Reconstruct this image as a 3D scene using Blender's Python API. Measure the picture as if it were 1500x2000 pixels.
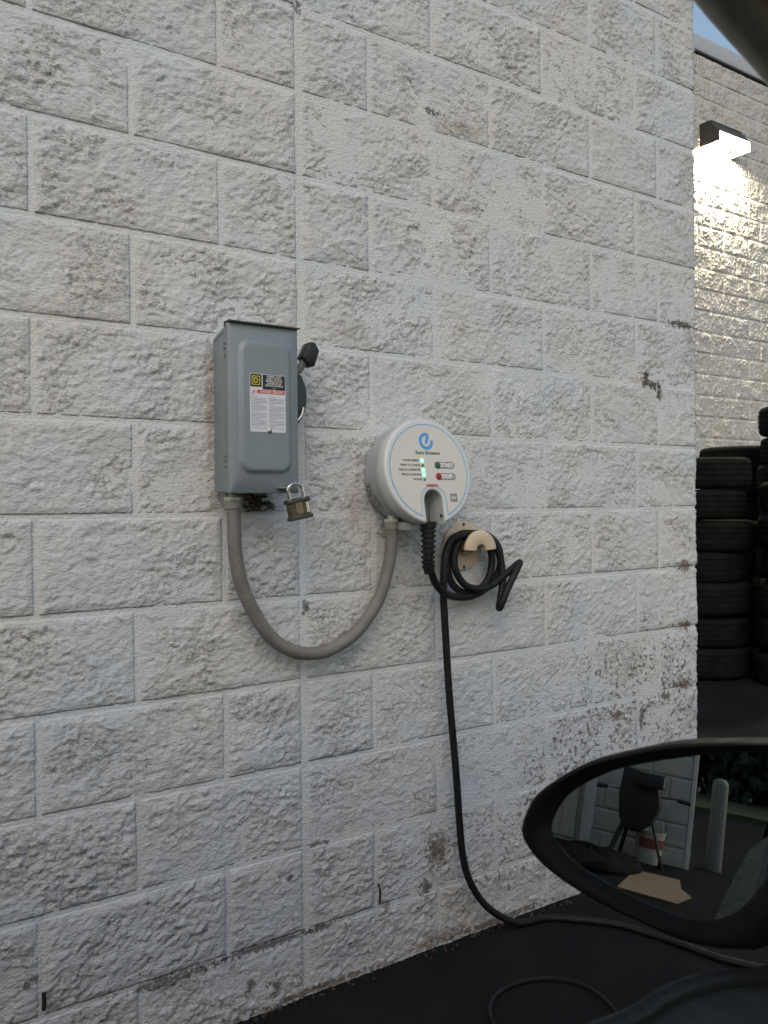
import bpy, bmesh, math, random
import numpy as np
from mathutils import Vector, Matrix

# ------------------------------------------------------------------ clear
for o in list(bpy.data.objects):
    bpy.data.objects.remove(o)
SC = bpy.context.scene
COL = SC.collection
RND = random.Random(7)

# ------------------------------------------------------------------ camera
cd = bpy.data.cameras.new("camera")
cam = bpy.data.objects.new("camera", cd)
COL.objects.link(cam)
cd.sensor_fit = 'VERTICAL'
cd.sensor_height = 24.0
cd.sensor_width = 18.0
cd.lens = 24.0 * 1644.4 / 2000.0
cd.clip_start = 0.02
cd.clip_end = 2000
R_ = Vector((0.8297, -0.5581, -0.0091)).normalized()
F_ = Vector((0.5581, 0.8298, -0.0081)).normalized()
U_ = R_.cross(F_).normalized()
R_ = F_.cross(U_).normalized()
m = Matrix.Identity(4)
for i in range(3):
    m[i][0] = R_[i]; m[i][1] = U_[i]; m[i][2] = -F_[i]
m[0][3], m[1][3], m[2][3] = -0.9733, -1.8053, 1.1919
cam.matrix_world = m
cd.dof.use_dof = True
cd.dof.focus_distance = 2.3
cd.dof.aperture_fstop = 8.0
SC.camera = cam

# ------------------------------------------------------------------ sky, sun, exposure
SUN_EL, SUN_AZ = math.radians(42), math.radians(218)   # azimuth clockwise from +Y
w = bpy.data.worlds.new("World"); SC.world = w; w.use_nodes = True
nt = w.node_tree; nt.nodes.clear()
sky = nt.nodes.new('ShaderNodeTexSky'); sky.sky_type = 'NISHITA'; sky.sun_disc = False
sky.sun_elevation = SUN_EL; sky.sun_rotation = SUN_AZ
sky.air_density = 1.7; sky.dust_density = 2.2; sky.ozone_density = 1.0
bg = nt.nodes.new('ShaderNodeBackground'); bg.inputs[1].default_value = 0.15
wo = nt.nodes.new('ShaderNodeOutputWorld')
nt.links.new(sky.outputs[0], bg.inputs[0]); nt.links.new(bg.outputs[0], wo.inputs[0])
sl = bpy.data.lights.new("sun", 'SUN'); sl.energy = 0.5; sl.angle = math.radians(70); sl.color = (1.0, 0.94, 0.88)
so = bpy.data.objects.new("sun", sl); COL.objects.link(so)
sd = Vector((math.sin(SUN_AZ) * math.cos(SUN_EL), math.cos(SUN_AZ) * math.cos(SUN_EL), math.sin(SUN_EL)))
so.rotation_euler = (-sd).to_track_quat('-Z', 'Y').to_euler()
vs = SC.view_settings
vs.view_transform = 'Standard'; vs.look = 'None'; vs.gamma = 1.0; vs.use_curve_mapping = False
vs.exposure = 0.0
SC.render.engine = 'CYCLES'
SC.cycles.max_bounces = 5; SC.cycles.diffuse_bounces = 2; SC.cycles.glossy_bounces = 3

# ------------------------------------------------------------------ tagging helpers
def tag(o, label=None, cat=None, group=None, kind=None):
    if label: o['label'] = label
    if cat: o['category'] = cat
    if group: o['group'] = group
    if kind: o['kind'] = kind
    return o

def thing(name, label, cat, loc=(0, 0, 0), group=None):
    o = bpy.data.objects.new(name, None); COL.objects.link(o)
    o.location = loc; o.empty_display_size = 0.1
    return tag(o, label, cat, group)

def link(name, me, mat, parent=None, loc=None, smooth=False):
    o = bpy.data.objects.new(name, me); COL.objects.link(o)
    if mat and not me.materials: me.materials.append(mat)
    if parent is not None:
        o.parent = parent
        wl = Vector((0, 0, 0)); p = parent
        while p is not None:
            wl += p.location; p = p.parent
        o.location = (Vector(loc) if loc is not None else Vector((0, 0, 0))) - wl
    elif loc is not None:
        o.location = loc
    if smooth:
        me.polygons.foreach_set('use_smooth', np.ones(len(me.polygons), bool))
    return o

def mesh_np(name, V, Fq, smooth=True, chip=None):
    me = bpy.data.meshes.new(name)
    V = np.asarray(V, np.float32); Fq = np.asarray(Fq, np.int32)
    me.vertices.add(len(V)); me.vertices.foreach_set('co', V.ravel())
    k = Fq.shape[1]
    me.loops.add(Fq.size); me.loops.foreach_set('vertex_index', Fq.ravel())
    me.polygons.add(len(Fq)); me.polygons.foreach_set('loop_start', np.arange(0, Fq.size, k, dtype=np.int32))
    me.polygons.foreach_set('loop_total', np.full(len(Fq), k, np.int32))
    if smooth: me.polygons.foreach_set('use_smooth', np.ones(len(Fq), bool))
    me.update(); me.validate()
    if chip is not None:
        at = me.attributes.new('chip', 'FLOAT', 'POINT'); at.data.foreach_set('value', np.asarray(chip, np.float32).ravel())
    return me

# ------------------------------------------------------------------ mesh builder (world coordinates)
class MB:
    def __init__(s): s.v = []; s.f = []
    def add(s, vs, fs):
        n = len(s.v); s.v += [tuple(v) for v in vs]; s.f += [tuple(i + n for i in f) for f in fs]; return s
    def box(s, x0, x1, y0, y1, z0, z1, M=None):
        p = [Vector((x, y, z)) for x in (x0, x1) for y in (y0, y1) for z in (z0, z1)]
        if M: p = [M @ q for q in p]
        return s.add(p, [(0, 1, 3, 2), (4, 6, 7, 5), (0, 4, 5, 1), (2, 3, 7, 6), (0, 2, 6, 4), (1, 5, 7, 3)])
    def tube(s, pts, r, n=12, cap=True):
        pts = [Vector(p) for p in pts]
        rr = r if hasattr(r, '__len__') else [r] * len(pts)
        up = None; rings = []
        for i, p in enumerate(pts):
            t = (pts[min(i + 1, len(pts) - 1)] - pts[max(i - 1, 0)]).normalized()
            if up is None:
                a = Vector((0, 0, 1)) if abs(t.z) < .9 else Vector((1, 0, 0))
                up = (a - t * a.dot(t)).normalized()
            else:
                up = (up - t * up.dot(t))
                up = up.normalized() if up.length > 1e-6 else t.orthogonal().normalized()
            b = t.cross(up)
            rings.append([p + (up * math.cos(2 * math.pi * k / n) + b * math.sin(2 * math.pi * k / n)) * rr[i] for k in range(n)])
        vs = [q for r_ in rings for q in r_]; fs = []
        for i in range(len(rings) - 1):
            for k in range(n):
                a = i * n + k; b = i * n + (k + 1) % n
                fs.append((a, b, b + n, a + n))
        if cap:
            fs.append(tuple(range(n - 1, -1, -1))); fs.append(tuple(range((len(rings) - 1) * n, len(rings) * n)))
        return s.add(vs, fs)
    def lathe(s, prof, c, axis, n=32, a0=0.0, a1=2 * math.pi, close=True, xdir=None):
        """prof: list of (radius, along axis)"""
        ax = Vector(axis).normalized()
        u = Vector(xdir).normalized() if xdir else ax.orthogonal().normalized()
        v = ax.cross(u); c = Vector(c)
        full = abs(a1 - a0 - 2 * math.pi) < 1e-6
        m_ = n if full else n + 1
        vs = []
        for r, h in prof:
            for k in range(m_):
                a = a0 + (a1 - a0) * k / n
                vs.append(c + ax * h + (u * math.cos(a) + v * math.sin(a)) * r)
        fs = []
        for i in range(len(prof) - 1):
            for k in range(n):
                a = i * m_ + k; b = i * m_ + (k + 1) % m_
                fs.append((a, b, b + m_, a + m_))
        if full and close:
            if prof[0][0] > 1e-6: fs.append(tuple(range(n - 1, -1, -1)))
            if prof[-1][0] > 1e-6: fs.append(tuple(range((len(prof) - 1) * m_, len(prof) * m_)))
        return s.add(vs, fs)
    def prism(s, poly, fn, h0, h1):
        """poly 2D list, fn(u,v,h)->xyz"""
        n = len(poly)
        vs = [fn(u, v, h0) for u, v in poly] + [fn(u, v, h1) for u, v in poly]
        fs = [tuple(range(n - 1, -1, -1)), tuple(range(n, 2 * n))]
        for k in range(n):
            a, b = k, (k + 1) % n
            fs.append((a, b, b + n, a + n))
        return s.add(vs, fs)
    def loft(s, rings, closed=True, cap0=False, cap1=False):
        n = len(rings[0]); vs = [q for r in rings for q in r]; fs = []
        for i in range(len(rings) - 1):
            for k in range(n if closed else n - 1):
                a = i * n + k; b = i * n + (k + 1) % n
                fs.append((a, b, b + n, a + n))
        if cap0: fs.append(tuple(range(n - 1, -1, -1)))
        if cap1: fs.append(tuple(range((len(rings) - 1) * n, len(rings) * n)))
        return s.add(vs, fs)
    def build(s, name, mat, parent=None, smooth=False, bevel=0, seg=2, origin=None, angle=35):
        me = bpy.data.meshes.new(name)
        og = Vector(origin) if origin is not None else Vector((0, 0, 0))
        me.from_pydata([tuple(Vector(v) - og) for v in s.v], [], s.f)
        bm = bmesh.new(); bm.from_mesh(me)
        bmesh.ops.recalc_face_normals(bm, faces=bm.faces)
        if bevel:
            es = [e for e in bm.edges if len(e.link_faces) == 2 and e.calc_face_angle(0) > math.radians(30)]
            bmesh.ops.bevel(bm, geom=es, offset=bevel, segments=seg, profile=.5, affect='EDGES')
        ng = [f for f in bm.faces if len(f.verts) > 6]
        if ng: bmesh.ops.triangulate(bm, faces=ng)
        bm.to_mesh(me); bm.free()
        if smooth or bevel:
            me.polygons.foreach_set('use_smooth', np.ones(len(me.polygons), bool))
            try: me.set_sharp_from_angle(angle=math.radians(angle))
            except Exception: pass
        me.update()
        return link(name, me, mat, parent, loc=og)

def catmull(pts, k=8):
    P = [Vector(p) for p in pts]; P = [2 * P[0] - P[1]] + P + [2 * P[-1] - P[-2]]
    out = []
    for i in range(1, len(P) - 2):
        for j in range(k):
            t = j / k; a, b, c, d = P[i - 1], P[i], P[i + 1], P[i + 2]
            out.append(.5 * ((2 * b) + (c - a) * t + (2 * a - 5 * b + 4 * c - d) * t * t + (3 * b - a - 3 * c + d) * t ** 3))
    out.append(P[-2]); return out

# ------------------------------------------------------------------ material helpers
class NT:
    def __init__(s, name):
        s.m = bpy.data.materials.new(name); s.m.use_nodes = True
        s.t = s.m.node_tree; s.b = s.t.nodes['Principled BSDF']
    def n(s, typ, **kw):
        nd = s.t.nodes.new(typ)
        for k, v in kw.items():
            if k.startswith('i_'):
                key = k[2:]; key = int(key) if key.isdigit() else key
                nd.inputs[key].default_value = v
            else: setattr(nd, k, v)
        return nd
    def l(s, a, b): s.t.links.new(a, b)
    def noise(s, vec, scale, detail=4, rough=.55, out=0):
        nd = s.n('ShaderNodeTexNoise'); nd.inputs['Scale'].default_value = scale
        nd.inputs['Detail'].default_value = detail; nd.inputs['Roughness'].default_value = rough
        if vec is not None: s.l(vec, nd.inputs['Vector'])
        return nd.outputs[out]
    def ramp(s, fac, a, b, lo=0.0, hi=1.0):
        nd = s.n('ShaderNodeMapRange'); nd.clamp = True
        nd.interpolation_type = 'SMOOTHSTEP'
        s.l(fac, nd.inputs[0])
        for i, v in enumerate((a, b, lo, hi)): nd.inputs[i + 1].default_value = v
        return nd.outputs[0]
    def mix(s, fac, a, b, mode='MIX'):
        nd = s.n('ShaderNodeMix'); nd.data_type = 'RGBA'; nd.blend_type = mode
        for v, i in ((fac, 0), (a, 6), (b, 7)):
            if hasattr(v, 'is_linked') or hasattr(v, 'links'): s.l(v, nd.inputs[i])
            elif i == 0: nd.inputs[0].default_value = v
            else: nd.inputs[i].default_value = (*v, 1) if len(v) == 3 else v
        return nd.outputs[2]
    def math(s, op, a, b=None, clamp=False):
        nd = s.n('ShaderNodeMath'); nd.operation = op; nd.use_clamp = clamp
        for i, v in enumerate((a, b)):
            if v is None: continue
            if hasattr(v, 'links'): s.l(v, nd.inputs[i])
            else: nd.inputs[i].default_value = v
        return nd.outputs[0]
    def coord(s): return s.n('ShaderNodeTexCoord').outputs['Object']
    def map(s, vec, scale=(1, 1, 1), loc=(0, 0, 0), rot=(0, 0, 0)):
        nd = s.n('ShaderNodeMapping'); nd.inputs['Scale'].default_value = scale
        nd.inputs['Location'].default_value = loc; nd.inputs['Rotation'].default_value = rot
        s.l(vec, nd.inputs[0]); return nd.outputs[0]
    def bump(s, h, strength=.3, dist=.002, prev=None):
        nd = s.n('ShaderNodeBump'); nd.inputs['Strength'].default_value = strength; nd.inputs['Distance'].default_value = dist
        s.l(h, nd.inputs['Height'])
        if prev is not None: s.l(prev, nd.inputs['Normal'])
        return nd.outputs[0]

def M(name, col, rough=.5, metal=0.0, var=.08, vscale=40, bump=0.0, bscale=300, spec=.5, emit=None, estr=0.0):
    t = NT(name); b = t.b; co = t.coord()
    nz = t.ramp(t.noise(co, vscale, 5, .6), .3, .7)
    lo = tuple(max(0, c * (1 - var)) for c in col); hi = tuple(min(1, c * (1 + var)) for c in col)
    t.l(t.mix(nz, lo, hi), b.inputs['Base Color'])
    b.inputs['Metallic'].default_value = metal
    b.inputs['Specular IOR Level'].default_value = spec
    rn = t.ramp(t.noise(co, vscale * 2.3, 4), .3, .7, max(0, rough - .08), min(1, rough + .08))
    t.l(rn, b.inputs['Roughness'])
    if bump: t.l(t.bump(t.noise(co, bscale, 4), bump, .001), b.inputs['Normal'])
    if emit:
        b.inputs['Emission Color'].default_value = (*emit, 1); b.inputs['Emission Strength'].default_value = estr
    return t.m

def wall_material(name, base, spots=(), streaks=(), worn=None):
    t = NT(name); b = t.b; co = t.coord()
    col = t.mix(t.ramp(t.noise(co, 2.6, 5, .6), .38, .66), base, tuple(c * k for c, k in zip(base, (1.03, .985, .92))))
    col = t.mix(t.ramp(t.noise(t.map(co, loc=(7, 3, 1)), 3.3, 4, .6), .52, .72), col, tuple(c * k for c, k in zip(base, (.945, .975, 1.02))))
    # patches of fresher, thicker paint and of thin, tired paint
    col = t.mix(t.ramp(t.noise(t.map(co, loc=(1, 9, 4)), 5.2, 5, .62), .58, .70, 0, .55), col, tuple(min(.8, c * 1.12) for c in base))
    # raw concrete pores the paint roller missed, thickest where the face is rough
    at = t.n('ShaderNodeAttribute'); at.attribute_name = 'chip'
    fl = t.noise(t.map(co, scale=(1, 1, 2.3), loc=(2, 2, 2)), 150, 4, .6)
    th = t.math('SUBTRACT', .635, t.math('MULTIPLY', at.outputs['Fac'], .15))
    col = t.mix(t.math('MULTIPLY', t.ramp(t.math('SUBTRACT', fl, th), 0, .12), .66), col, t.mix(t.noise(co, 14, 2), (.17, .165, .155), (.23, .20, .155)))
    col = t.mix(t.math('MULTIPLY', at.outputs['Fac'], .07), col, (.36, .35, .34))
    if worn:
        # flaked speckle, densest round a given place
        sp = None
        for c, rad, amt in worn:
            dn = t.n('ShaderNodeVectorMath', operation='DISTANCE'); t.l(co, dn.inputs[0]); dn.inputs[1].default_value = c
            g = t.ramp(dn.outputs['Value'], 0, rad, amt, 0)
            sp = g if sp is None else t.math('ADD', sp, g)
        vz = t.noise(t.map(co, scale=(1, 1, .8)), 78, 3, .55)
        th = t.math('SUBTRACT', .74, t.math('MULTIPLY', sp, .16))
        k = t.ramp(t.math('SUBTRACT', vz, th), 0.0, .035)
        col = t.mix(t.math('MULTIPLY', k, .78), col, t.mix(t.noise(co, 30), (.10, .092, .082), (.16, .125, .095)))
    sn = t.math('MULTIPLY', t.math('SUBTRACT', t.noise(co, 75, 4, .75), .5), 4.2) if spots else None
    for c, sc, rc, st in spots:
        mp = t.n('ShaderNodeVectorMath', operation='SUBTRACT'); t.l(co, mp.inputs[0]); mp.inputs[1].default_value = c
        ml = t.n('ShaderNodeVectorMath', operation='DIVIDE'); t.l(mp.outputs[0], ml.inputs[0]); ml.inputs[1].default_value = sc
        ln = t.n('ShaderNodeVectorMath', operation='LENGTH'); t.l(ml.outputs[0], ln.inputs[0])
        dd = t.math('ADD', ln.outputs['Value'], sn)
        col = t.mix(t.ramp(dd, .45, 1.05, st, 0), col, rc)
    t.l(col, b.inputs['Base Color'])
    b.inputs['Roughness'].default_value = .82
    b.inputs['Specular IOR Level'].default_value = .25
    h1 = t.noise(t.map(co, scale=(1, 1, 1.5)), 210, 4, .6)
    v = t.n('ShaderNodeTexVoronoi'); v.inputs['Scale'].default_value = 120; t.l(t.map(co, scale=(1, 1, 1.6)), v.inputs['Vector'])
    n1 = t.bump(v.outputs['Distance'], .38, .0035)
    t.l(t.bump(h1, .5, .0025, n1), b.inputs['Normal'])
    return t.m

# ------------------------------------------------------------------ numpy noise for the split faces
NPR = np.random.default_rng(11)
TB = NPR.random((6, 256, 256))
def vnoise(x, y, k=0):
    xi = np.floor(x).astype(int); yi = np.floor(y).astype(int); fx = x - xi; fy = y - yi
    fx = fx * fx * (3 - 2 * fx); fy = fy * fy * (3 - 2 * fy)
    T = TB[k]; a = T[xi & 255, yi & 255]; b = T[(xi + 1) & 255, yi & 255]; c = T[xi & 255, (yi + 1) & 255]; d = T[(xi + 1) & 255, (yi + 1) & 255]
    return (a * (1 - fx) + b * fx) * (1 - fy) + (c * (1 - fx) + d * fx) * fy - .5
def fbm(x, y, o=4, k=0):
    s = 0; a = 1
    for i in range(o): s = s + a * vnoise(x * 2 ** i + 17 * i, y * 2 ** i + 31 * i, (k + i) % 6); a *= .5
    return s
def facet(x, y, amp, tilt, sx, sy):
    """chips: every jittered cell is a small plane of its own height and tilt"""
    u = x / sx; v = y / sy; iu = np.floor(u).astype(int); iv = np.floor(v).astype(int)
    best = np.full(x.shape, 9e9); out = np.zeros(x.shape)
    for du in (-1, 0, 1):
        for dv in (-1, 0, 1):
            a = (iu + du) & 255; b = (iv + dv) & 255
            pu = iu + du + .5 + (TB[0][a, b] - .5) * .95; pv = iv + dv + .5 + (TB[1][a, b] - .5) * .95
            d2 = (u - pu) ** 2 + (v - pv) ** 2
            h = (TB[2][a, b] - .5) * 2 * amp + ((TB[3][a, b] - .5) * 2 * (u - pu) * sx + ((TB[4][a, b] - .66) * 2) * (v - pv) * sy) * tilt
            k = d2 < best; best = np.where(k, d2, best); out = np.where(k, h, out)
    return out
def split_height(S, Z, seed, rough=1.0):
    """relief of one split face, and how raw (1) or paint-filled (0) each point is"""
    rs = random.Random(seed); ox, oz = rs.uniform(0, 90), rs.uniform(0, 90); an = rs.uniform(-.45, .45)
    cx, cz = S.mean(), Z.mean(); ca, sa = math.cos(an), math.sin(an); fl = rs.choice((-1, 1))
    a = (S - cx) * fl; z_ = Z - cz
    x = a * ca - z_ * sa + ox; z = a * sa + z_ * ca + oz
    wx = x + .012 * fbm(x / .06, z / .06, 3, 1); wz = z + .009 * fbm(x / .06 + 9, z / .06 + 4, 3, 3)
    raw = np.clip((fbm(x / .085 + 3, z / .060 + 8, 3, 0) + .36 + rs.uniform(-.06, .06)) / .72, 0, 1); raw = raw * raw * (3 - 2 * raw)
    amt = (.55 + .50 * raw) * rs.uniform(.8, 1.1)
    h = rs.uniform(.8, 1.5) * .0042 * fbm(x / .12, z / .09, 3, 2)
    h = h + amt * (facet(wx, wz, .0012, .16, .031, .015) + facet(wx + 5, wz + 3, .0011, .30, .0140, .0075) + .0019 * fbm(x / .0115, z / .0075, 2, 4))
    return h * rough, raw

def block_mesh(O, u, n, s0, s1, z0, z1, res, seed, ret=0.0, retdir=None, proud=.0065, gap=.0060, rough=1.0):
    """one split-face block; ret: length of the face that turns the corner at s1 (towards retdir)"""
    O = np.array(O, float); u = np.array(u, float); n = np.array(n, float)
    a0 = s0 + gap; a1 = s1 - (0 if ret else gap); L = a1 - a0 + ret
    ns = max(4, int(L / res)); nz = max(3, int((z1 - z0) / res))
    # duplicated rim positions let the rim drop straight into the joint
    s = np.concatenate([[0], np.linspace(0, L, ns), [L]]); z = np.concatenate([[z0 + gap], np.linspace(z0 + gap, z1 - gap, nz), [z1 - gap]])
    S, Zg = np.meshgrid(s, z, indexing='ij')
    H, raw = split_height(S + s0, Zg, seed, rough)
    de = np.minimum(np.minimum(S, L - S), np.minimum(Zg - z0 - gap, z1 - gap - Zg))
    wob = .011 + .012 * np.clip(fbm(S / .05 + seed, Zg / .05, 2, 5) + .3, 0, 1)
    k = np.clip(de / wob, 0, 1); k = k * k * (3 - 2 * k)
    H = .0012 + (proud + H - .0012) * (.45 + .55 * k)
    H = np.maximum(H, .0004); raw = raw * (.55 + .45 * k)
    H[0, :] = -.012; H[-1, :] = -.012; H[:, 0] = -.012; H[:, -1] = -.012
    front = a1 - a0
    if ret:
        rd = np.array(retdir, float)
        t = np.clip((S - front + .010) / .020, 0, 1)
        N = (1 - t)[..., None] * n + t[..., None] * u
        N /= np.linalg.norm(N, axis=2, keepdims=True)
        P = O + (a0 + np.minimum(S, front))[..., None] * u + np.maximum(S - front, 0)[..., None] * rd
    else:
        N = np.broadcast_to(n, S.shape + (3,)); P = O + (a0 + S)[..., None] * u
    V = P + Zg[..., None] * np.array([0, 0, 1.]) + H[..., None] * N
    a, b = S.shape; I = np.arange(a * b).reshape(a, b)
    Fq = np.stack([I[:-1, :-1], I[1:, :-1], I[1:, 1:], I[:-1, 1:]], -1).reshape(-1, 4)
    return V.reshape(-1, 3), Fq, raw

def joint_sheet(O, u, n, s0, s1, z0, z1, res, off=0.0):
    s = np.arange(s0, s1 + 1e-6, res); z = np.arange(z0, z1 + 1e-6, res)
    S, Zg = np.meshgrid(s, z, indexing='ij')
    H = off + .0002 * np.clip((S + .1) / .5, 0, 1) * (off > 0) + .0011 * fbm(S / .11, Zg / .11, 3, 1)
    V = np.array(O) + S[..., None] * np.array(u) + Zg[..., None] * np.array([0, 0, 1.]) + H[..., None] * np.array(n)
    a, b = S.shape; I = np.arange(a * b).reshape(a, b)
    return V.reshape(-1, 3), np.stack([I[:-1, :-1], I[1:, :-1], I[1:, 1:], I[:-1, 1:]], -1).reshape(-1, 4)

BROWN = (.13, .085, .05); TAN = (.30, .24, .17); SOOT = (.05, .043, .036); RUST = (.16, .07, .03)
spots = [((1.465, 0, .977), (.045, .06, .022), BROWN, .8), ((1.463, 0, .777), (.040, .06, .020), BROWN, .8),
         ((1.455, 0, .575), (.060, .06, .022), BROWN, .8), ((1.36, 0, .548), (.030, .06, .018), BROWN, .8),
         ((1.243, 0, .50), (.014, .05, .040), SOOT, .75), ((1.12, 0, .52), (.030, .05, .014), BROWN, .8),
         ((1.272, 0, 1.600), (.020, .05, .030), SOOT, .9), ((1.305, 0, 1.578), (.050, .05, .016), SOOT, .9), ((1.337, 0, 1.562), (.018, .05, .034), SOOT, .9),
         ((1.235, 0, 1.588), (.040, .05, .014), TAN, .4), ((1.455, 0, 1.792), (.075, .06, .016), SOOT, .85), ((1.500, 0, 1.770), (.030, .06, .020), TAN, .4), ((1.505, 0, 1.74), (.020, .06, .045), TAN, .4),
         ((1.01, 0, .235), (.03, .05, .03), SOOT, .75), ((.86, 0, .325), (.02, .05, .03), SOOT, .75), ((.40, 0, .26), (.045, .05, .055), BROWN, .8), ((.36, 0, .17), (.02, .05, .03), SOOT, .75),
         ((-.10, 0, .155), (.17, .05, .011), SOOT, .75), ((-.33, 0, .151), (.13, .05, .013), SOOT, .75), ((.035, 0, .155), (.05, .05, .010), SOOT, .75), ((.03, 0, .362), (.035, .05, .006), SOOT, .75),
         ((-.085, 0, .05), (.014, .05, .026), SOOT, .75), ((-.15, 0, .075), (.012, .05, .016), SOOT, .75), ((-.045, 0, .30), (.010, .05, .010), SOOT, .75), ((-.63, 0, .235), (.022, .05, .010), SOOT, .75),
         ((.235, 0, .155), (.012, .05, .025), RUST, .6), ((.40, 0, .02), (.09, .05, .02), RUST, .6), ((.62, 0, .012), (.20, .05, .012), BROWN, .8), ((.05, 0, .010), (.25, .05, .010), BROWN, .8),
         ((.50, 0, 2.225), (.11, .05, .024), TAN, .4), ((.405, 0, 2.245), (.03, .05, .010), SOOT, .75), ((.0, 0, 2.395), (.012, .05, .022), SOOT, .75), ((.005, 0, .945), (.010, .05, .022), SOOT, .75),
         ((-.236, 0, 1.42), (.010, .05, .16), TAN, .5), ((-.222, 0, 1.20), (.016, .05, .028), RUST, .4), ((.155, 0, 1.19), (.03, .05, .05), TAN, .35),
         ((.47, 0, .935), (.06, .05, .006), TAN, .4), ((.14, 0, 1.63), (.07, .05, .03), TAN, .4)]
M_WALL = wall_material('white_masonry_paint', (.565, .578, .602), spots,
                       worn=[((1.15, 0, .48), .60, 1.05), ((1.45, 0, .62), .45, .8), ((.80, 0, .26), .50, .95), ((.40, 0, .08), .40, .75), ((-.1, 0, .05), .45, .7), ((-.55, 0, .15), .4, .6), ((1.0, 0, .9), .40, .45)])
M_CLEAN = wall_material('clean_masonry_paint', (.565, .578, .602))
M_BACK = wall_material('cream_masonry_paint', (.53, .525, .515))
M_REAR = wall_material('grey_masonry_paint', (.46, .465, .44))
M_JOINT = wall_material('painted_mortar', (.615, .632, .655), spots)

# ------------------------------------------------------------------ ground
def asphalt():
    t = NT('black_asphalt'); co = t.coord(); b = t.b
    c = t.mix(t.ramp(t.noise(co, 1.3, 5, .6), .35, .7), (.010, .011, .012), (.018, .018, .018))
    c = t.mix(t.ramp(t.noise(co, 190, 3, .6), .60, .74, 0, .7), c, (.065, .064, .060))
    t.l(c, b.inputs['Base Color']); b.inputs['Roughness'].default_value = .93; b.inputs['Specular IOR Level'].default_value = .06
    v = t.n('ShaderNodeTexVoronoi'); v.inputs['Scale'].default_value = 150; t.l(co, v.inputs['Vector'])
    n1 = t.bump(v.outputs['Distance'], .5, .006)
    t.l(t.bump(t.noise(co, 9, 5), .3, .02, n1), b.inputs['Normal'])
    return t.m
M_ASPH = asphalt()
g = MB(); g.add([(-600, -600, 0), (600, -600, 0), (600, 600, 0), (-600, 600, 0)], [(0, 1, 2, 3)])
tag(g.build('ground', M_ASPH), 'black asphalt of the parking lot', None, kind='structure')

# ------------------------------------------------------------------ main block wall
XC = 1.531                     # outside corner
wall = thing('block_wall', 'white painted split-face block wall carrying the grey switch box and round charger', 'wall', (0, 0, 0))
jz = lambda r: 1.174 + (6 - r) * .2032
rows = range(-9, 12)           # top of the built blocks about 4.2 m
cid = 0
for r in rows:
    z1, z0 = jz(r), jz(r + 1)
    if r % 2 == 0:
        right = [0, .2032, .6096, 1.016, 1.335, XC]; left = [0, -.2032]
    else:
        right = [0, .4064, .8128, 1.225, XC]; left = [0]
    while left[-1] > -4.0: left.append(left[-1] - .4064)
    left[-1] = -4.2
    J = [(left[i + 1], left[i]) for i in range(len(left) - 1)] + [(right[i], right[i + 1]) for i in range(len(right) - 1)]
    for s0, s1 in J:
        cid += 1
        near = s1 > -1.15 and z0 < 3.15
        far_ = s0 > .95
        res = (.0040 if not far_ else .0048) if near else .024
        corner = abs(s1 - XC) < 1e-4
        pr = .0050 if s1 < .3 else .0036
        V, Fq, raw = block_mesh((0, 0, 0), (1, 0, 0), (0, -1, 0), s0 + (.004 if s0 == 0 else 0), s1 - (.004 if s1 == 0 else 0), z0, z1, res, cid,
                           ret=(.19 if corner else 0), retdir=(0, 1, 0), proud=pr + .0025 * (TB[5][cid % 256, 3] - .5))
        stained = z0 < .75 and s1 > .55 or z0 < .5 or any(s0 - sc[0] - .02 < c[0] < s1 + sc[0] + .02 and z0 - sc[2] - .02 < c[2] < z1 + sc[2] + .02 for c, sc, _, _ in spots)
        link('block', mesh_np('block', V, Fq, chip=raw), M_WALL if stained else M_CLEAN, wall)
V, Fq = joint_sheet((0, 0, 0), (1, 0, 0), (0, -1, 0), -1.3, XC - .004, -.06, 3.3, .0125, .0018)
link('mortar', mesh_np('mortar', V, Fq), M_JOINT, wall)
c_ = MB(); c_.box(-4.19, XC - .006, .0045, .21, -.1, 5.45); c_.box(XC - .21, XC - .006, .2, 3.3, -.1, 5.45); c_.box(-4.19, -3.98, .2, 1.6, -.1, 5.45)
c_.build('wall_core', M_WALL, wall)
c_ = MB(); c_.box(-4.24, XC + .05, -.05, .26, 5.452, 5.62); c_.build('coping', M('grey_metal_coping', (.42, .43, .45), .45, .3), wall, bevel=.006)
# sealant in the control joint: a shallow bead with two pressed edges
zz = np.arange(-.05, 3.3, .02); bead = MB(); rings = []
for z in zz:
    wv = .0007 * math.sin(z * 19) + .0006 * math.sin(z * 47)
    rings.append([(-.0085, .004, z), (-.0072 + wv, -.0008, z), (-.004 + wv, .0016, z), (0 + wv, .0004 + .0006 * math.sin(z * 33), z), (.004 + wv, .0016, z), (.0072 + wv, -.0008, z), (.0085, .004, z)])
bead.loft(rings, closed=False)
bead.build('control_joint', M('grey_sealant', (.47, .475, .485), .7, 0, .1, 30), wall, smooth=True, angle=80)
# loose paint skin and weep slot
b = MB(); b.tube([(-.606, -.010, .178), (-.6055, -.013, .195), (-.606, -.011, .213)], .0045, 8); b.build('weep_vent', M('black_plastic_vent', (.015, .016, .016), .6), wall, smooth=True)
b = MB(); b.tube([(.2095, -.010, .172), (.209, -.014, .190), (.2095, -.013, .207), (.209, -.006, .222)], [.0025, .0032, .003, .002], 8); b.build('wall_tie', M('rusted_steel', (.06, .035, .025), .85, .2, .3, 90, .4), wall, smooth=True)

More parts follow.
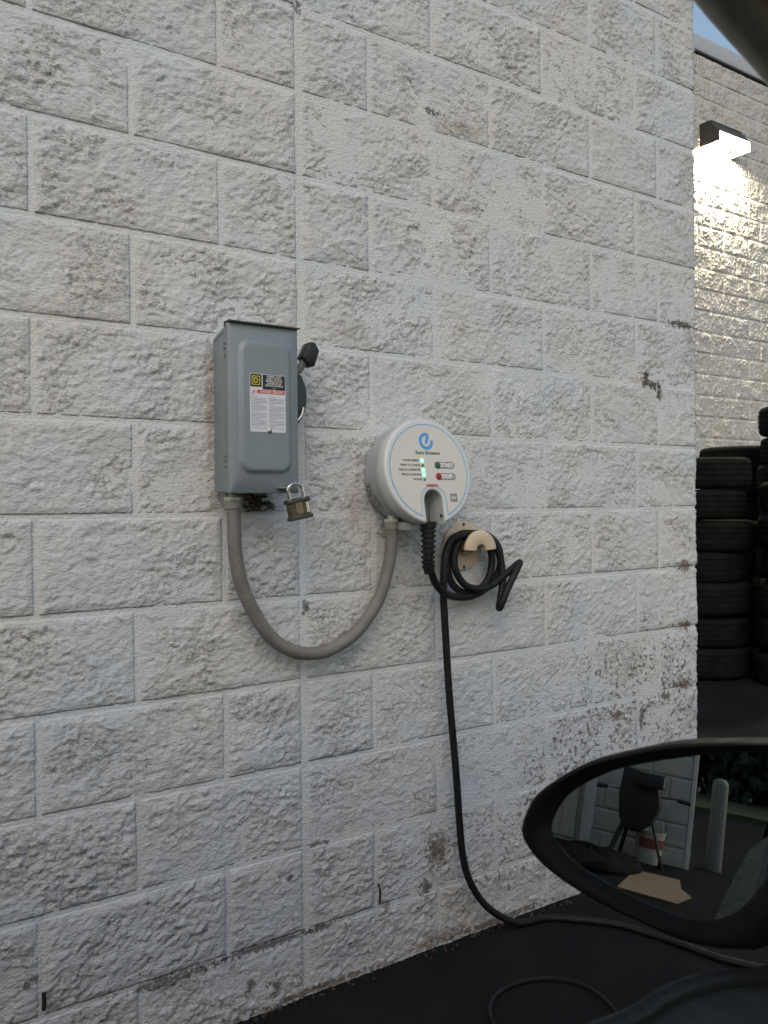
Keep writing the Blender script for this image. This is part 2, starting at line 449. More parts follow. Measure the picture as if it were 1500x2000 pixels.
# ------------------------------------------------------------------ recessed wall with lamp
BW = thing('recessed_wall', 'cream block wall set back behind the corner, lit by a wall lamp', 'wall', (6.5, 3.2, 0))
cid = 1000; boff = 1.200
for r in range(-21, 6):
    z1 = boff + (6 - r) * .2032 - 1.2192 + .0; z0 = z1 - .2032
    if z0 > 5.30: continue
    z1 = min(z1, 5.474)
    x = 4.2 + (.2032 if r % 2 else 0)
    while x < 8.5:
        cid += 1
        V, Fq, raw = block_mesh((0, 3.2, 0), (1, 0, 0), (0, -1, 0), x, x + .4064, max(z0, -.02), z1, .0095, cid, proud=.0085, rough=2.2)
        link('block', mesh_np('block', V, Fq, chip=raw), M_BACK, BW); x += .4064
Vs, Fs, n0 = [], [], 0                      # the remaining courses, out of view or too far along to single out
for r in range(-21, 6):
    z1 = boff + (6 - r) * .2032 - 1.2192; z0 = z1 - .2032
    if z0 > 5.30: continue
    z1 = min(z1, 5.474); off_ = .2032 if r % 2 else 0
    for x in [4.2 + off_ - .4064 * k for k in range(1, 7)] + [8.6704 + (0 if r % 2 else -.2032) + .4064 * k for k in range(13)]:
        if 4.19 + off_ <= x < 8.5: continue
        cid += 1; V, Fq, raw = block_mesh((0, 3.2, 0), (1, 0, 0), (0, -1, 0), x, x + .4064, max(z0, -.02), z1, .03, cid, proud=.0085, rough=2.0)
        Vs.append(V); Fs.append(Fq + n0); n0 += len(V)
tag(link('blockwork', mesh_np('blockwork', np.concatenate(Vs), np.concatenate(Fs)), M_BACK, BW), kind='stuff')
V, Fq = joint_sheet((0, 3.2, 0), (1, 0, 0), (0, -1, 0), XC, 14, -.05, 5.46, .2, .0036)
link('mortar', mesh_np('mortar', V, Fq), M_BACK, BW)
c_ = MB(); c_.box(XC, 14, 3.204, 3.45, -.1, 5.455); c_.build('wall_core', M_BACK, BW)
c_ = MB(); c_.box(XC, 14, 3.185, 3.5, 5.50, 5.650); c_.build('coping', M('pale_metal_coping', (.46, .47, .49), .45, .2), BW, bevel=.006)
c_ = MB(); c_.box(XC, 14, 3.178, 3.4, 5.484, 5.499); c_.build('drip_edge', M('dark_drip_edge', (.10, .10, .10), .6), BW)

lamp = thing('wall_lamp', 'lit bronze box lamp high on the recessed block wall', 'lamp', (6.3, 3.2, 4.575))
M_BRONZE = M('bronze_lamp_paint', (.05, .047, .04), .45, .3)
hs = MB(); x0, x1 = 6.05, 6.55; y0, yb, zb = 2.975, 3.185, 4.575
prof = [(yb, zb), (yb, zb + .22), (y0 + .10, zb + .22), (y0, zb + .09), (y0, zb)]
t_ = .012
hs.prism([(y, z) for y, z in prof], lambda y, z, h: (h, y, z), x0, x0 + t_)
hs.prism([(y, z) for y, z in prof], lambda y, z, h: (h, y, z), x1 - t_, x1)
hs.box(x0 + t_, x1 - t_, y0 + .085, yb, zb + .20, zb + .219)
hs.add([(x0 + t_, y0, zb + .09), (x1 - t_, y0, zb + .09), (x1 - t_, y0 + .1, zb + .219), (x0 + t_, y0 + .1, zb + .219)], [(0, 1, 2, 3)])
hs.box(x0 + t_, x1 - t_, yb - .03, yb - .001, zb + .09, zb + .2)
hs.build('housing', M_BRONZE, lamp)
ln = MB(); ln.box(x0 + .03, x1 - .03, y0 + .03, yb - .035, zb + .062, zb + .075)
ln.box(x0 + .014, x1 - .014, y0 + .001, y0 + .010, zb + .001, zb + .086)
ln.build('lens', M('glowing_lens', (.9, .88, .8), .3, emit=(1.0, .90, .66), estr=45), lamp)
al = bpy.data.lights.new('wall_lamp_light', 'AREA'); al.shape = 'RECTANGLE'; al.size = .40; al.size_y = .13; al.energy = 115; al.color = (1.0, .88, .62)
alo = bpy.data.objects.new('wall_lamp_light', al); COL.objects.link(alo); alo.parent = lamp
alo.location = Vector((6.3, 3.08, 4.632)) - Vector(lamp.location)

# ------------------------------------------------------------------ rear wing and recess (seen in the door mirror)
RW = thing('rear_wing_wall', 'grey block end wall behind the car, seen in the mirror with a white pipe', 'wall', (-8.15, 0, 0))
cid = 3000
for r in range(-3, 12):
    z1, z0 = jz(r), max(jz(r + 1), -.03); y = -.77 - (0 if r % 2 else .0)
    ys = [-.77, -.40, .0, .21] if r % 2 else [-.77, -.57, -.17, .21]
    for a, bb in zip(ys[:-1], ys[1:]):
        cid += 1
        V, Fq, raw = block_mesh((-8.15, 0, 0), (0, 1, 0), (1, 0, 0), a, bb, z0, z1, .016, cid, proud=.008)
        link('block', mesh_np('block', V, Fq, chip=raw), M_REAR, RW)
V, Fq = joint_sheet((-8.15, 0, 0), (0, 1, 0), (1, 0, 0), -.765, 1.6, -.05, 4.3, .1, -.002)
link('mortar', mesh_np('mortar', V, Fq), M_REAR, RW)
c_ = MB(); c_.box(-8.62, -8.157, -.768, 4, -.1, 5.45); c_.build('wall_core', M_REAR, RW)
c_ = MB(); c_.box(-8.155, -8.135, -.80, -.765, -.05, 4.3); c_.build('corner_trim', M('pale_corner_trim', (.60, .58, .54), .7), RW)
pz = MB(); pz.box(-8.15, -8.05, .075, .17, 0, 4.2); pz.build('downpipe', M('white_downpipe', (.62, .63, .66), .5), RW, bevel=.012)
for i in range(5):
    d_ = MB(); d_.box(-8.148, -8.115, .235 + i * .14, .235 + i * .14 + .136, .04, 2.3); d_.build('door_board', M('cream_door_paint', (.55, .52, .45), .55) if i == 0 else bpy.data.materials['cream_door_paint'], RW, bevel=.004)
rb = MB(); rb.box(-8.1, -4.2, 1.5, 1.75, -.1, 5.45)
tag(rb.build('recess_wall', M_REAR), 'plain grey wall at the back of the recess behind the car', 'wall')

# ------------------------------------------------------------------ switch box
M_BOX = M('grey_blue_enamel', (.215, .250, .272), .42, .1, .05, 9, .06, 500)
M_BLK = M('black_plastic', (.012, .013, .014), .42)
M_STEEL = M('zinc_plated_steel', (.45, .45, .42), .38, .8, .12, 60)
SX0, SX1, SZ0, SZ1, SYB, SYF = -.238, -.072, 1.222, 1.588, -.028, -.120
box = thing('switch_box', 'grey metal safety switch box with warning label left of the charger', 'switch box', (-.155, 0, 1.222))
b = MB(); b.prism([(SYF + .006, SZ0 + .002), (SYB, SZ0 + .002), (SYB, SZ1 - .021), (-.084, SZ1 - .005), (SYF + .006, SZ1 - .005)], lambda u, v, h: (h, u, v), SX0 + .003, SX1 - .003); b.box(SX0 + .03, SX0 + .06, SYB, -.002, SZ0 + .03, SZ0 + .06); b.box(SX1 - .06, SX1 - .03, SYB, -.002, SZ1 - .06, SZ1 - .03)
b.box(SX0 + .03, SX0 + .06, SYB, -.002, SZ1 - .06, SZ1 - .03); b.box(SX1 - .06, SX1 - .03, SYB, -.002, SZ0 + .03, SZ0 + .06)
encl = b.build('enclosure', M_BOX, box, bevel=.002)
def rrect(x0, x1, z0, z1, r, n=6):
    out = []
    for cx, cz, a in ((x1 - r, z1 - r, 0), (x0 + r, z1 - r, 90), (x0 + r, z0 + r, 180), (x1 - r, z0 + r, 270)):
        for k in range(n + 1):
            t = math.radians(a + 90 * k / n); out.append((cx + r * math.cos(t), cz + r * math.sin(t)))
    return out
# cover: a pan with a pressed, raised panel
cv = MB(); q = lambda L, y: [(x, y, z) for x, z in L]
o_ = lambda i, r: rrect(SX0 + i, SX1 - i, SZ0 + i, SZ1 - i, max(r, .0012))
e_ = lambda i: rrect(-.217 + i, -.089 - i, 1.263 + i, 1.556 - i, .026 - i * .5)
cv.loft([q(o_(-.001, .002), -.104), q(o_(-.001, .002), SYF + .0015), q(o_(.0008, .002), SYF), q(e_(-.001), SYF), q(e_(.002), SYF - .001), q(e_(.006), SYF - .0068), q(e_(.009), SYF - .0082), q(e_(.014), SYF - .0084)], cap1=True)
cover = cv.build('cover', M_BOX, box, smooth=True, angle=50)
hd = MB(); hd.box(SX0 - .002, SX1 + .003, SYF - .008, SYF + .020, SZ1 + .0012, SZ1 + .0042); hd.box(SX0 - .002, SX0 + .002, SYF + .016, SYF + .020, SZ1 - .008, SZ1 + .0012)
hd.build('rain_hood', M('dark_enamel_hood', (.045, .055, .06), .5), box)
for z in (1.545, 1.535, 1.30, 1.29, 1.277):
    s_ = MB(); s_.box(SX0 + .0012, SX0 + .0036, -.098, -.090, z, z + .0022); s_.build('hinge_slot', M_BLK, encl)
s_ = MB(); s_.lathe([(.004, 0), (.004, .003), (0, .0035)], (SX0 + .0026, -.094, 1.52), (-1, 0, 0), 12); s_.build('screw', M_STEEL, encl, smooth=True)
s_ = MB(); s_.add([(SX0 + .0024, -.036, SZ1 - .0300), (SX0 + .0024, -.086, SZ1 - .0165), (SX0 + .0024, -.086, SZ1 - .0150), (SX0 + .0024, -.036, SZ1 - .0285)], [(0, 1, 2, 3)]); s_.build('seam', M_BLK, encl)
b = MB(); b.lathe([(.005, 0), (.005, .002), (.0032, .0035), (0, .004)], (-.147, SYF - .0094, 1.358), (0, -1, 0), 16); b.build('screw', M_STEEL, cover, smooth=True)
# warning label
M_LW = M('label_white', (.66, .67, .72), .5, var=.03); M_LK = M('label_black', (.022, .02, .02), .45); M_LY = M('label_yellow', (.62, .48, .03), .45); M_LR = M('label_red', (.62, .06, .04), .45); M_LG = M('label_text_grey', (.10, .10, .12), .5); M_LWT = M('label_text_white', (.7, .7, .7), .5)
LY = SYF - .0088
lx0, lx1, lz0, lz1 = -.193, -.107, 1.3545, 1.481
b = MB(); b.box(lx0, lx1, LY, LY + .0006, lz0, lz1); lab = b.build('warning_label', M_LW, box)
def flat(name, mat, parent, x0, x1, z0, z1, k=1):
    b = MB(); b.box(x0, x1, LY - .00022 * k, LY - .00003, z0, z1); return b.build(name, mat, parent)
def text_mesh(body, size, align='LEFT', bold=0.0, sx=1.0, extrude=.00015):
    c = bpy.data.curves.new('txt', 'FONT'); c.body = body; c.size = size; c.align_x = align; c.align_y = 'CENTER'; c.offset = bold; c.extrude = extrude
    c.resolution_u = 2
    o = bpy.data.objects.new('txt', c); COL.objects.link(o)
    dg = bpy.context.evaluated_depsgraph_get(); dg.update()
    me = bpy.data.meshes.new_from_object(o.evaluated_get(dg))
    bpy.data.objects.remove(o); bpy.data.curves.remove(c)
    if sx != 1.0: me.transform(Matrix.Diagonal((sx, 1, 1, 1)))
    return me
def text(name, body, size, mat, parent, Mw, align='LEFT', bold=0.0, sx=1.0):
    me = text_mesh(body, size, align, bold, sx); me.transform(Mw); me.name = name
    return link(name, me, mat, parent)
RX = Matrix.Rotation(math.radians(90), 4, 'X')
def lt(name, body, size, mat, x, z, align='CENTER', bold=0.0, sx=1.0, k=2):
    return text(name, body, size, mat, lab, Matrix.Translation((x, LY - .0004 * k, z)) @ RX, align, bold, sx)
flat('logo_panel', M_LK, lab, lx0 + .001, -.165, 1.4525, lz1 - .001)
flat('title_panel', M_LK, lab, -.1625, lx1 - .001, 1.4475, lz1 - .001)
def frame(name, cx, cz, h, t):
    b = MB()
    for a in ((cx - h, cx + h, cz + h - t, cz + h), (cx - h, cx + h, cz - h, cz - h + t), (cx - h, cx - h + t, cz - h + t, cz + h - t), (cx + h - t, cx + h, cz - h + t, cz + h - t)):
        b.box(a[0], a[1], LY - .0005, LY - .0002, a[2], a[3])
    return b.build(name, M_LY, lab)
frame('emblem_square', -.1788, 1.4665, .0098, .0017)
b = MB(); dpo = [(-.0052, -.0058), (.002, -.0058), (.0050, -.0035), (.0050, .0035), (.002, .0058), (-.0052, .0058)]; dpi = [(-.0026, -.0036), (.001, -.0036), (.0026, -.002), (.0026, .002), (.001, .0036), (-.0026, .0036)]
f3 = lambda L, y: [(-.1788 + u, y, 1.4665 + v) for u, v in L]
b.loft([f3(dpi, LY - .0002), f3(dpi, LY - .0005), f3(dpo, LY - .0005), f3(dpo, LY - .0002)]); b.build('emblem_letter', M_LY, lab)
for i, s in enumerate(('GENERAL DUTY', 'SAFETY SWITCH', 'INTERRUPTOR DE', 'SEGURIDAD DE', 'SERVICIO GENERAL')):
    lt('title_lettering', s, .0058, M_LWT, -.135, 1.4765 - i * .0050, bold=.0001, sx=.86)
lt('title_lettering', '30 A', .0038, M_LWT, -.135, 1.4512, sx=.9)
flat('danger_bar', M_LR, lab, -.176, lx1 - .002, 1.4385, 1.4462)
lt('danger_lettering', 'DANGER / PELIGRO', .0072, M_LWT, -.1405, 1.4422, bold=.0001, sx=.9)
b = MB()
for a in (((-.190, 1.4355), (-.186, 1.4392)), ((-.186, 1.4392), (-.183, 1.4432)), ((-.186, 1.4392), (-.1815, 1.4372)), ((-.183, 1.4432), (-.188, 1.4425)), ((-.183, 1.4432), (-.179, 1.4402)), ((-.183, 1.4432), (-.1818, 1.4460))):
    b.tube([(a[0][0], LY - .0003, a[0][1]), (a[1][0], LY - .0003, a[1][1])], .0006, 5)
b.build('shock_symbol', M_LR, lab)
rr = random.Random(3)
for col_, (xa, xb) in enumerate(((-.190, -.1535), (-.1475, -.110))):
    z = 1.432; k = 0
    while z > 1.362:
        wd = (xb - xa) * (1 if k % 5 else rr.uniform(.35, .8))
        b = MB(); b.box(xa, xa + wd, LY - .0002, LY - .00004, z - .0007, z); b.build('text_line', M_LG, lab)
        z -= .0030 if k % 5 else .0042; k += 1
# operating handle on the right-hand side
b = MB()
arc = [(-.071, 1.503), (-.052, 1.5015), (-.037, 1.493), (-.027, 1.470), (-.0235, 1.445), (-.0275, 1.418), (-.038, 1.394), (-.052, 1.376), (-.0715, 1.371)]
b.prism(arc, lambda u, v, h: (u, h, v), -.078, -.062); b.build('handle_cam', M('dark_blue_enamel', (.035, .05, .055), .45), box, bevel=.003)
b = MB(); b.tube(catmull([(-.066, -.083, 1.379), (-.050, -.083, 1.391), (-.041, -.083, 1.405), (-.037, -.083, 1.420)], 4), .0035, 8); b.build('handle_wire', M('bare_steel_link', (.50, .50, .50), .3, .7), box, smooth=True)
b = MB(); b.prism([(-.062, 1.492), (-.043, 1.498), (-.024, 1.530), (-.036, 1.540)], lambda u, v, h: (u, h, v), -.088, -.076); lever = b.build('lever', M('worn_grey_steel', (.16, .17, .165), .45, .5), box, bevel=.0015)
b = MB(); b.prism([(-.0275, 1.570), (-.0120, 1.5712), (.0000, 1.552), (-.0135, 1.5145), (-.0245, 1.5142), (-.0455, 1.535)], lambda u, v, h: (u, h, v), -.097, -.066); b.build('grip', M_BLK, lever, bevel=.003)
# hasp
b = MB(); b.box(-.128, -.098, SYF - .022, SYF + .001, 1.2305, 1.2335); b.build('hasp', M_BOX, box, bevel=.001)

# padlock
PM = Matrix.Translation((-.0865, -.140, 1.2035)) @ Matrix.Rotation(math.radians(-12), 4, 'Y') @ Matrix.Rotation(math.radians(-8), 4, 'Z') @ Matrix.Diagonal((1.15, 1.1, .96, 1))
pad = thing('padlock', 'laminated brown steel padlock hanging below the switch box', 'padlock', (-.0885, -.139, 1.16))
lam = M('olive_laminated_steel', (.13, .118, .085), .42, .55, .25, 90)
M_PD = M('dark_lock_plate', (.065, .068, .058), .45, .5)
tf = lambda b: setattr(b, 'v', [tuple(PM @ Vector(v)) for v in b.v]) or b
for k in range(9):
    z = -.036 + k * .0036; b = MB(); b.prism(rrect(-.0225 + .0004 * (k % 2), .0225 - .0004 * (k % 2), -.0115, .0115, .008, 4), lambda u, v, h: (u, v, h), z, z + .0033); tf(b).build('lamination', lam, pad, smooth=True)
b = MB(); b.prism(rrect(-.0255, .0255, -.0135, .0135, .009, 4), lambda u, v, h: (u, v, h), -.043, -.0362); tf(b).build('base_bumper', M_PD, pad, bevel=.001)
b = MB(); b.prism(rrect(-.0255, .0255, -.0135, .0135, .009, 4), lambda u, v, h: (u, v, h), -.0035, .005); tf(b).build('top_bumper', M_PD, pad, bevel=.001)
b = MB(); b.prism(rrect(-.009, .005, -.030, .001, .0055, 5), lambda u, v, h: (u, h, v), -.0132, -.0120); tf(b).build('badge', M('tan_badge', (.20, .145, .085), .5), pad)
b = MB(); b.box(.0125, .0185, -.0128, -.0118, -.030, -.006); tf(b).build('sticker', M('pale_sticker', (.55, .56, .42), .5), pad)
sh = [(-.0145, 0, .002), (-.0145, 0, .022)] + [(-.0145 * math.cos(a), 0, .026 + .0145 * math.sin(a)) for a in np.linspace(.1, math.pi - .1, 12)] + [(.0145, 0, .022), (.0145, 0, .002)]
b = MB(); b.tube(sh, .0037, 10); tf(b).build('shackle', M('chromed_shackle', (.75, .75, .74), .22, .9, .05), pad, smooth=True)

# ------------------------------------------------------------------ flexible conduit
M_CON = M('grey_brown_conduit', (.185, .173, .158), .6, 0, .12, 25)
con = thing('flexible_conduit', 'grey ribbed conduit hanging in a U from switch box to charger', 'conduit', (0, -.055, .84))
pts = catmull([(-.2045, -.062, 1.200), (-.2035, -.06, 1.157), (-.1992, -.057, 1.088), (-.1838, -.053, 1.018), (-.1494, -.049, .946), (-.1049, -.046, .886), (-.0522, -.044, .852), (-.0046, -.043, .840), (.0517, -.043, .844), (.1249, -.045, .880), (.186, -.048, .951), (.213, -.051, 1.020), (.2255, -.054, 1.084), (.2265, -.056, 1.150)], 60)
L = len(pts)
def rib(i):
    t = i / L; a = .0008 if t < .5 else .0006
    if .5 < t < .8: a *= .35
    return .0158 + a * (1 if i % 4 < 2 else -1) * .42
b = MB(); b.tube(pts, [rib(i) for i in range(L)], 16); b.build('jacket', M_CON, con, smooth=True, angle=60)
for cx, cy, cz, nm in ((-.2045, -.062, 1.222, 'box'), (.2265, -.056, 1.166, 'chg')):
    b = MB(); b.lathe([(.012, -.014), (.021, -.014), (.021, -.004), (.012, -.004), (.012, .004)], (cx, cy, cz - .004), (0, 0, 1), 6); n_ = b.build('hex_fitting', M('pale_zinc_fitting', (.50, .53, .48), .45, .4) if nm == 'box' else bpy.data.materials['pale_zinc_fitting'], con, bevel=.0015)
    b = MB(); b.lathe([(.0178, -.03), (.0185, -.016), (.0185, -.0145), (.012, -.0145)], (cx, cy, cz - .004), (0, 0, 1), 20); b.build('gland', M('grey_gland', (.25, .24, .22), .5) if nm == 'box' else bpy.data.materials['grey_gland'], con, smooth=True)

# ------------------------------------------------------------------ charger
tilt = math.radians(10)
P0 = Vector((.2945, -.125, 1.2765)); CW = Vector((0, math.sin(tilt), math.cos(tilt))); CN = Vector((0, -math.cos(tilt), math.sin(tilt))); CU = Vector((1, 0, 0))
fp = lambda u, w_, h=0.0: P0 + CU * u + CW * w_ + CN * h
chg = thing('vehicle_charger', 'round white wall charger with blue emblem, green lights and start and stop buttons', 'charger', (.2945, 0, 1.14))
M_CW = M('white_charger_plastic', (.60, .61, .60), .35, 0, .03, 8); M_CG = M('grey_charger_shell', (.36, .385, .395), .42, 0, .04, 8); M_CF = M('cream_face_plate', (.64, .615, .56), .42, 0, .02, 15)
M_BLUE = M('sky_blue_print', (.08, .32, .68), .4); M_BL2 = M('pale_blue_line', (.20, .42, .66), .4)
SLX, SLW = .0035, -.0760     # slot axis and centre of its round top
def outline(Rr, h, n=72):
    """circle of radius Rr with a U slot of half width h cut in from below"""
    a_r = math.asin(h / Rr)
    wb = lambda sx: -math.sqrt(max(Rr ** 2 - (SLX + sx * h) ** 2, 0))
    start = math.atan2(wb(1), SLX + h); end = math.atan2(wb(-1), SLX - h)
    if end < start: end += 2 * math.pi
    pts = [(Rr * math.cos(start + (end - start) * k / n), Rr * math.sin(start + (end - start) * k / n)) for k in range(n + 1)]
    pts += [(SLX - h, wb(-1) + (SLW - wb(-1)) * k / 4) for k in range(1, 5)]
    pts += [(SLX - h * math.cos(a), SLW + h * math.sin(a)) for a in np.linspace(0, math.pi, 17)[1:]]
    pts += [(SLX + h, SLW + (wb(1) - SLW) * k / 4) for k in range(1, 4)]
    return pts
ring = lambda Rr, h, dep: [tuple(fp(u, w_, dep)) for u, w_ in outline(Rr, h)]
b = MB(); b.loft([ring(.1255, .0275, -.052), ring(.1305, .0275, -.046), ring(.1335, .0275, -.020), ring(.1340, .0280, -.006), ring(.1325, .0290, -.0015), ring(.1295, .0315, 0), ring(.1245, .0355, 0)], cap1=True)
b.build('front_cover', M_CW, chg, smooth=True, angle=45)
def strip(name, r0, h0, r1, h1, z0, z1, mat, parent=chg):
    b = MB(); b.loft([ring(r0, h0, z0), ring(r0, h0, z1), ring(r1, h1, z1), ring(r1, h1, z0)]); return b.build(name, mat, parent)
strip('blue_ring', .1205, .0385, .1178, .0402, .0001, .0006, M_BL2)
b = MB(); b.loft([ring(.1176, .0404, .0001), ring(.1176, .0404, .0007)], cap1=True); face = b.build('face_plate', M_CF, chg)
# rear drum
b = MB(); b.lathe([(.118, 0), (.1235, .004), (.127, .030), (.127, .062), (.122, .064), (0, .064)], (.297, -.012, 1.270), (0, -1, 0), 64, close=True); drum = b.build('rear_drum', M_CG, chg, smooth=True, angle=40)
rings = []
for k in range(9):                        # skirt between drum and tilted cover
    t = k / 8; rr_ = []
    for j in range(64):
        a = 2 * math.pi * j / 64
        A = Vector((.297 + .127 * math.cos(a), -.072, 1.270 + .127 * math.sin(a))); B = fp(.1265 * math.cos(a), .1265 * math.sin(a), -.050)
        rr_.append(tuple(A.lerp(B, t)))
    rings.append(rr_)
lower = MB()
fs_r = [[r_[j] for j in range(64)] for r_ in rings]
# leave the skirt open at the slot
idx = [j % 64 for j in range(-12, 45)]
lower.loft([[r_[j] for j in idx] for r_ in fs_r], closed=False); lower.build('skirt', M_CG, chg, smooth=True)
b = MB(); sw = [[tuple(fp(SLX + u, w_, h)) for u, w_ in ([(-.0272, -.125), (-.0272, -.10)] + [(-.0272 * math.cos(a), SLW + .0272 * math.sin(a)) for a in np.linspace(0, math.pi, 17)] + [(.0272, -.10), (.0272, -.125)])] for h in (-.004, -.06)]
b.loft(sw, closed=False); b.build('slot_lining', M('grey_slot_lining', (.50, .51, .51), .5), chg, smooth=True, angle=50)
b = MB(); b.box(.235, .315, -.100, -.03, 1.128, 1.150); b.build('mounting_foot', M_CG, chg, bevel=.004)
b = MB(); b.lathe([(.0035, 0), (.0035, .002), (0, .0024)], fp(SLX + .0245, -.112, -.008), (-1, 0, 0), 10); b.build('slot_screw', M_BLK, chg)
# rating sticker on the drum's flank
b = MB()
for k in range(2):
    a = [math.radians(x) for x in (190, 201)] if k == 0 else [math.radians(x) for x in (204, 222)]
    ys = (-.018, -.040) if k == 0 else (-.018, -.052)
    vv = []
    for i in range(7):
        t = a[0] + (a[1] - a[0]) * i / 6
        for y in ys: vv.append((.297 + .1282 * math.cos(t), y, 1.270 + .1282 * math.sin(t)))
    n0 = len(b.v); b.v += vv
    b.f += [(n0 + 2 * i, n0 + 2 * i + 1, n0 + 2 * i + 3, n0 + 2 * i + 2) for i in range(6)]
def sticker_mat():
    t = NT('rating_sticker'); co = t.coord()
    f = t.ramp(t.noise(t.map(co, scale=(1, 1, 3)), 160, 2), .45, .55)
    t.l(t.mix(f, (.06, .06, .06), (.42, .42, .42)), t.b.inputs['Base Color']); return t.m
b.build('rating_sticker', sticker_mat(), drum)
# prints on the face
FM = Matrix(((CU.x, CW.x, CN.x, P0.x), (CU.y, CW.y, CN.y, P0.y), (CU.z, CW.z, CN.z, P0.z), (0, 0, 0, 1)))
def ft(name, body, size, mat, u, w_, align='LEFT', bold=0.0, sx=1.0, h=.0009):
    return text(name, body, size, mat, face, FM @ Matrix.Translation((u, w_, h)), align, bold, sx)
def fpoly(name, poly, mat, h0=.0007, h1=.0010, parent=face):
    b = MB(); b.prism(poly, lambda u, v, h: tuple(fp(u, v, h)), h0, h1); return b.build(name, mat, parent)
# emblem: a slanted ring drawn as an "e"
def emblem():
    b = MB(); cu, cw, ro, ri = -.001, .0755, .0218, .0135
    def arc(a0, a1, n): return [(cu + r * math.cos(a) , cw + r * math.sin(a)) for r, ang in ((ro, np.linspace(a0, a1, n)), (ri, np.linspace(a1, a0, n))) for a in ang]
    P = arc(math.radians(66), math.radians(370), 40)
    n = 40
    for h0, h1 in ((.0007, .0011),):
        o = P[:n]; i = P[n:][::-1]
        for k in range(n - 1):
            b.prism([o[k], o[k + 1], i[k + 1], i[k]], lambda u, v, h: tuple(fp(u, v, h)), h0, h1)
    a = math.radians(48); dx, dz = math.cos(a), math.sin(a); nx, nz = -dz, dx; t = .0042
    # diagonal bar from the ring's head into its middle
    p0 = (cu + .0185 * dx - .004, cw + .0185 * dz + .002); p1 = (cu - .001, cw - .005)
    b.prism([(p0[0] + nx * t, p0[1] + nz * t), (p1[0] + nx * t, p1[1] + nz * t), (p1[0] - nx * t, p1[1] - nz * t), (p0[0] - nx * t, p0[1] - nz * t)], lambda u, v, h: tuple(fp(u, v, h)), .0008, .0012)
    b.build('emblem', M_BLUE, face)
emblem()
M_TXT = M('dark_print', (.03, .03, .035), .5); M_RED = M('red_print', (.50, .03, .03), .5)
ft('emblem_lettering', 'Zero Emission', .0118, M_TXT, .0005, .0455, 'CENTER', .0003, 1.12)
M_GON = M('lit_green_lamp', (.1, .8, .3), .3, emit=(.12, 1.0, .28), estr=4.0); M_GOFF = M('unlit_green_lamp', (.05, .22, .08), .3); M_YOFF = M('unlit_amber_lamp', (.20, .22, .10), .3)
for i, (s, on) in enumerate((('POWER PRESENT', 1), ('READY TO CHARGE', 0), ('VEHICLE CONNECTED', 1), ('VEHICLE CHARGING', 1), ('TROUBLE', -1))):
    w_ = .0255 - i * .0119; u = -.0205 + i * .0005
    ft('status_lettering', s, .0072, M_TXT, u - .007, w_, 'RIGHT', .00012, .92)
    b = MB(); b.lathe([(.0046 if on == 1 else .0036, 0), (.0046 if on == 1 else .0036, .0012), (.003, .0028), (0, .0034)], fp(u, w_, .0006), CN, 16)
    b.build('status_lamp', (M_GOFF, M_GON, M_YOFF)[on], face, smooth=True)
M_PILL = M('grey_button_print', (.20, .20, .205), .45); M_PIN = M('pale_button_print', (.36, .355, .35), .45)
for s, col_, w_ in (('START', (.02, .12, .055), .0150), ('STOP', (.34, .02, .03), -.0140)):
    fpoly('button_outline', rrect(.0225, .0815, w_ - .0088, w_ + .0088, .0085), M_PILL)
    fpoly('button_field', rrect(.0245, .0797, w_ - .0070, w_ + .0070, .0068), M_PIN, .0010, .0012)
    ft('button_lettering', s, .0140, M('white_button_print', (.74, .74, .72), .5) if s == 'START' else bpy.data.materials['white_button_print'], .0355, w_, 'LEFT', .0006, .98, .0014)
    b = MB(); b.lathe([(.0088, 0), (.0088, .0016), (.007, .0030), (0, .0034)], fp(.0262, w_, .0008), CN, 24); b.build('button', M(s.lower() + '_button_rubber', col_, .45), face, smooth=True)
ft('maker_lettering', 'NISSAN', .0092, M_RED, .0025, -.0372, 'CENTER', .0003, 1.15)
fpoly('maker_badge', [(.0560, -.0790), (.0780, -.0790), (.0780, -.0580), (.0560, -.0580)], M('grey_badge_print', (.25, .25, .25), .5))
ft('badge_lettering', 'AV', .0110, M_LWT, .0670, -.0690, 'CENTER', .0003, 1.1, .0012)

# ------------------------------------------------------------------ cable hook
M_BEIGE = M('beige_hook_plastic', (.62, .50, .365), .45, 0, .05, 14)
hk = thing('cable_hook', 'beige plastic cable hook below the round charger', 'cable hook', (.494, 0, 1.01))
b = MB(); b.lathe([(.0665, 0), (.0675, .003), (.066, .006), (.058, .008), (0, .009)], (.494, -.006, 1.079), (0, -1, 0), 48); plate = b.build('back_plate', M_BEIGE, hk, smooth=True, angle=40)
b = MB(); b.lathe([(.026, .006), (.0255, .050), (.030, .060), (.044, .066), (.053, .070), (.0555, .075), (.0535, .0805), (.044, .0840), (.026, .0845), (.0175, .0815), (.0160, .070), (.0155, .006)], (.494, -.006, 1.0680), (0, -1, 0), 36, math.radians(4), math.radians(176), xdir=(1, 0, 0)); b.build('saddle', M_BEIGE, hk, smooth=True, angle=60)
b = MB(); b.tube([(.494, -.010, 1.060), (.494, -.040, 1.066), (.494, -.064, 1.074)], [.010, .009, .007], 10); b.build('brace', M_BEIGE, hk, smooth=True)
for z in (1.1375, 1.0205):
    b = MB(); b.lathe([(.0045, 0), (.0045, .002), (.003, .0028), (0, .0028)], (.494, -.0128, z), (0, -1, 0), 14); b.build('screw', M('brown_screw', (.10, .05, .035), .5, .4) if z > 1.1 else bpy.data.materials['brown_screw'], plate, smooth=True)

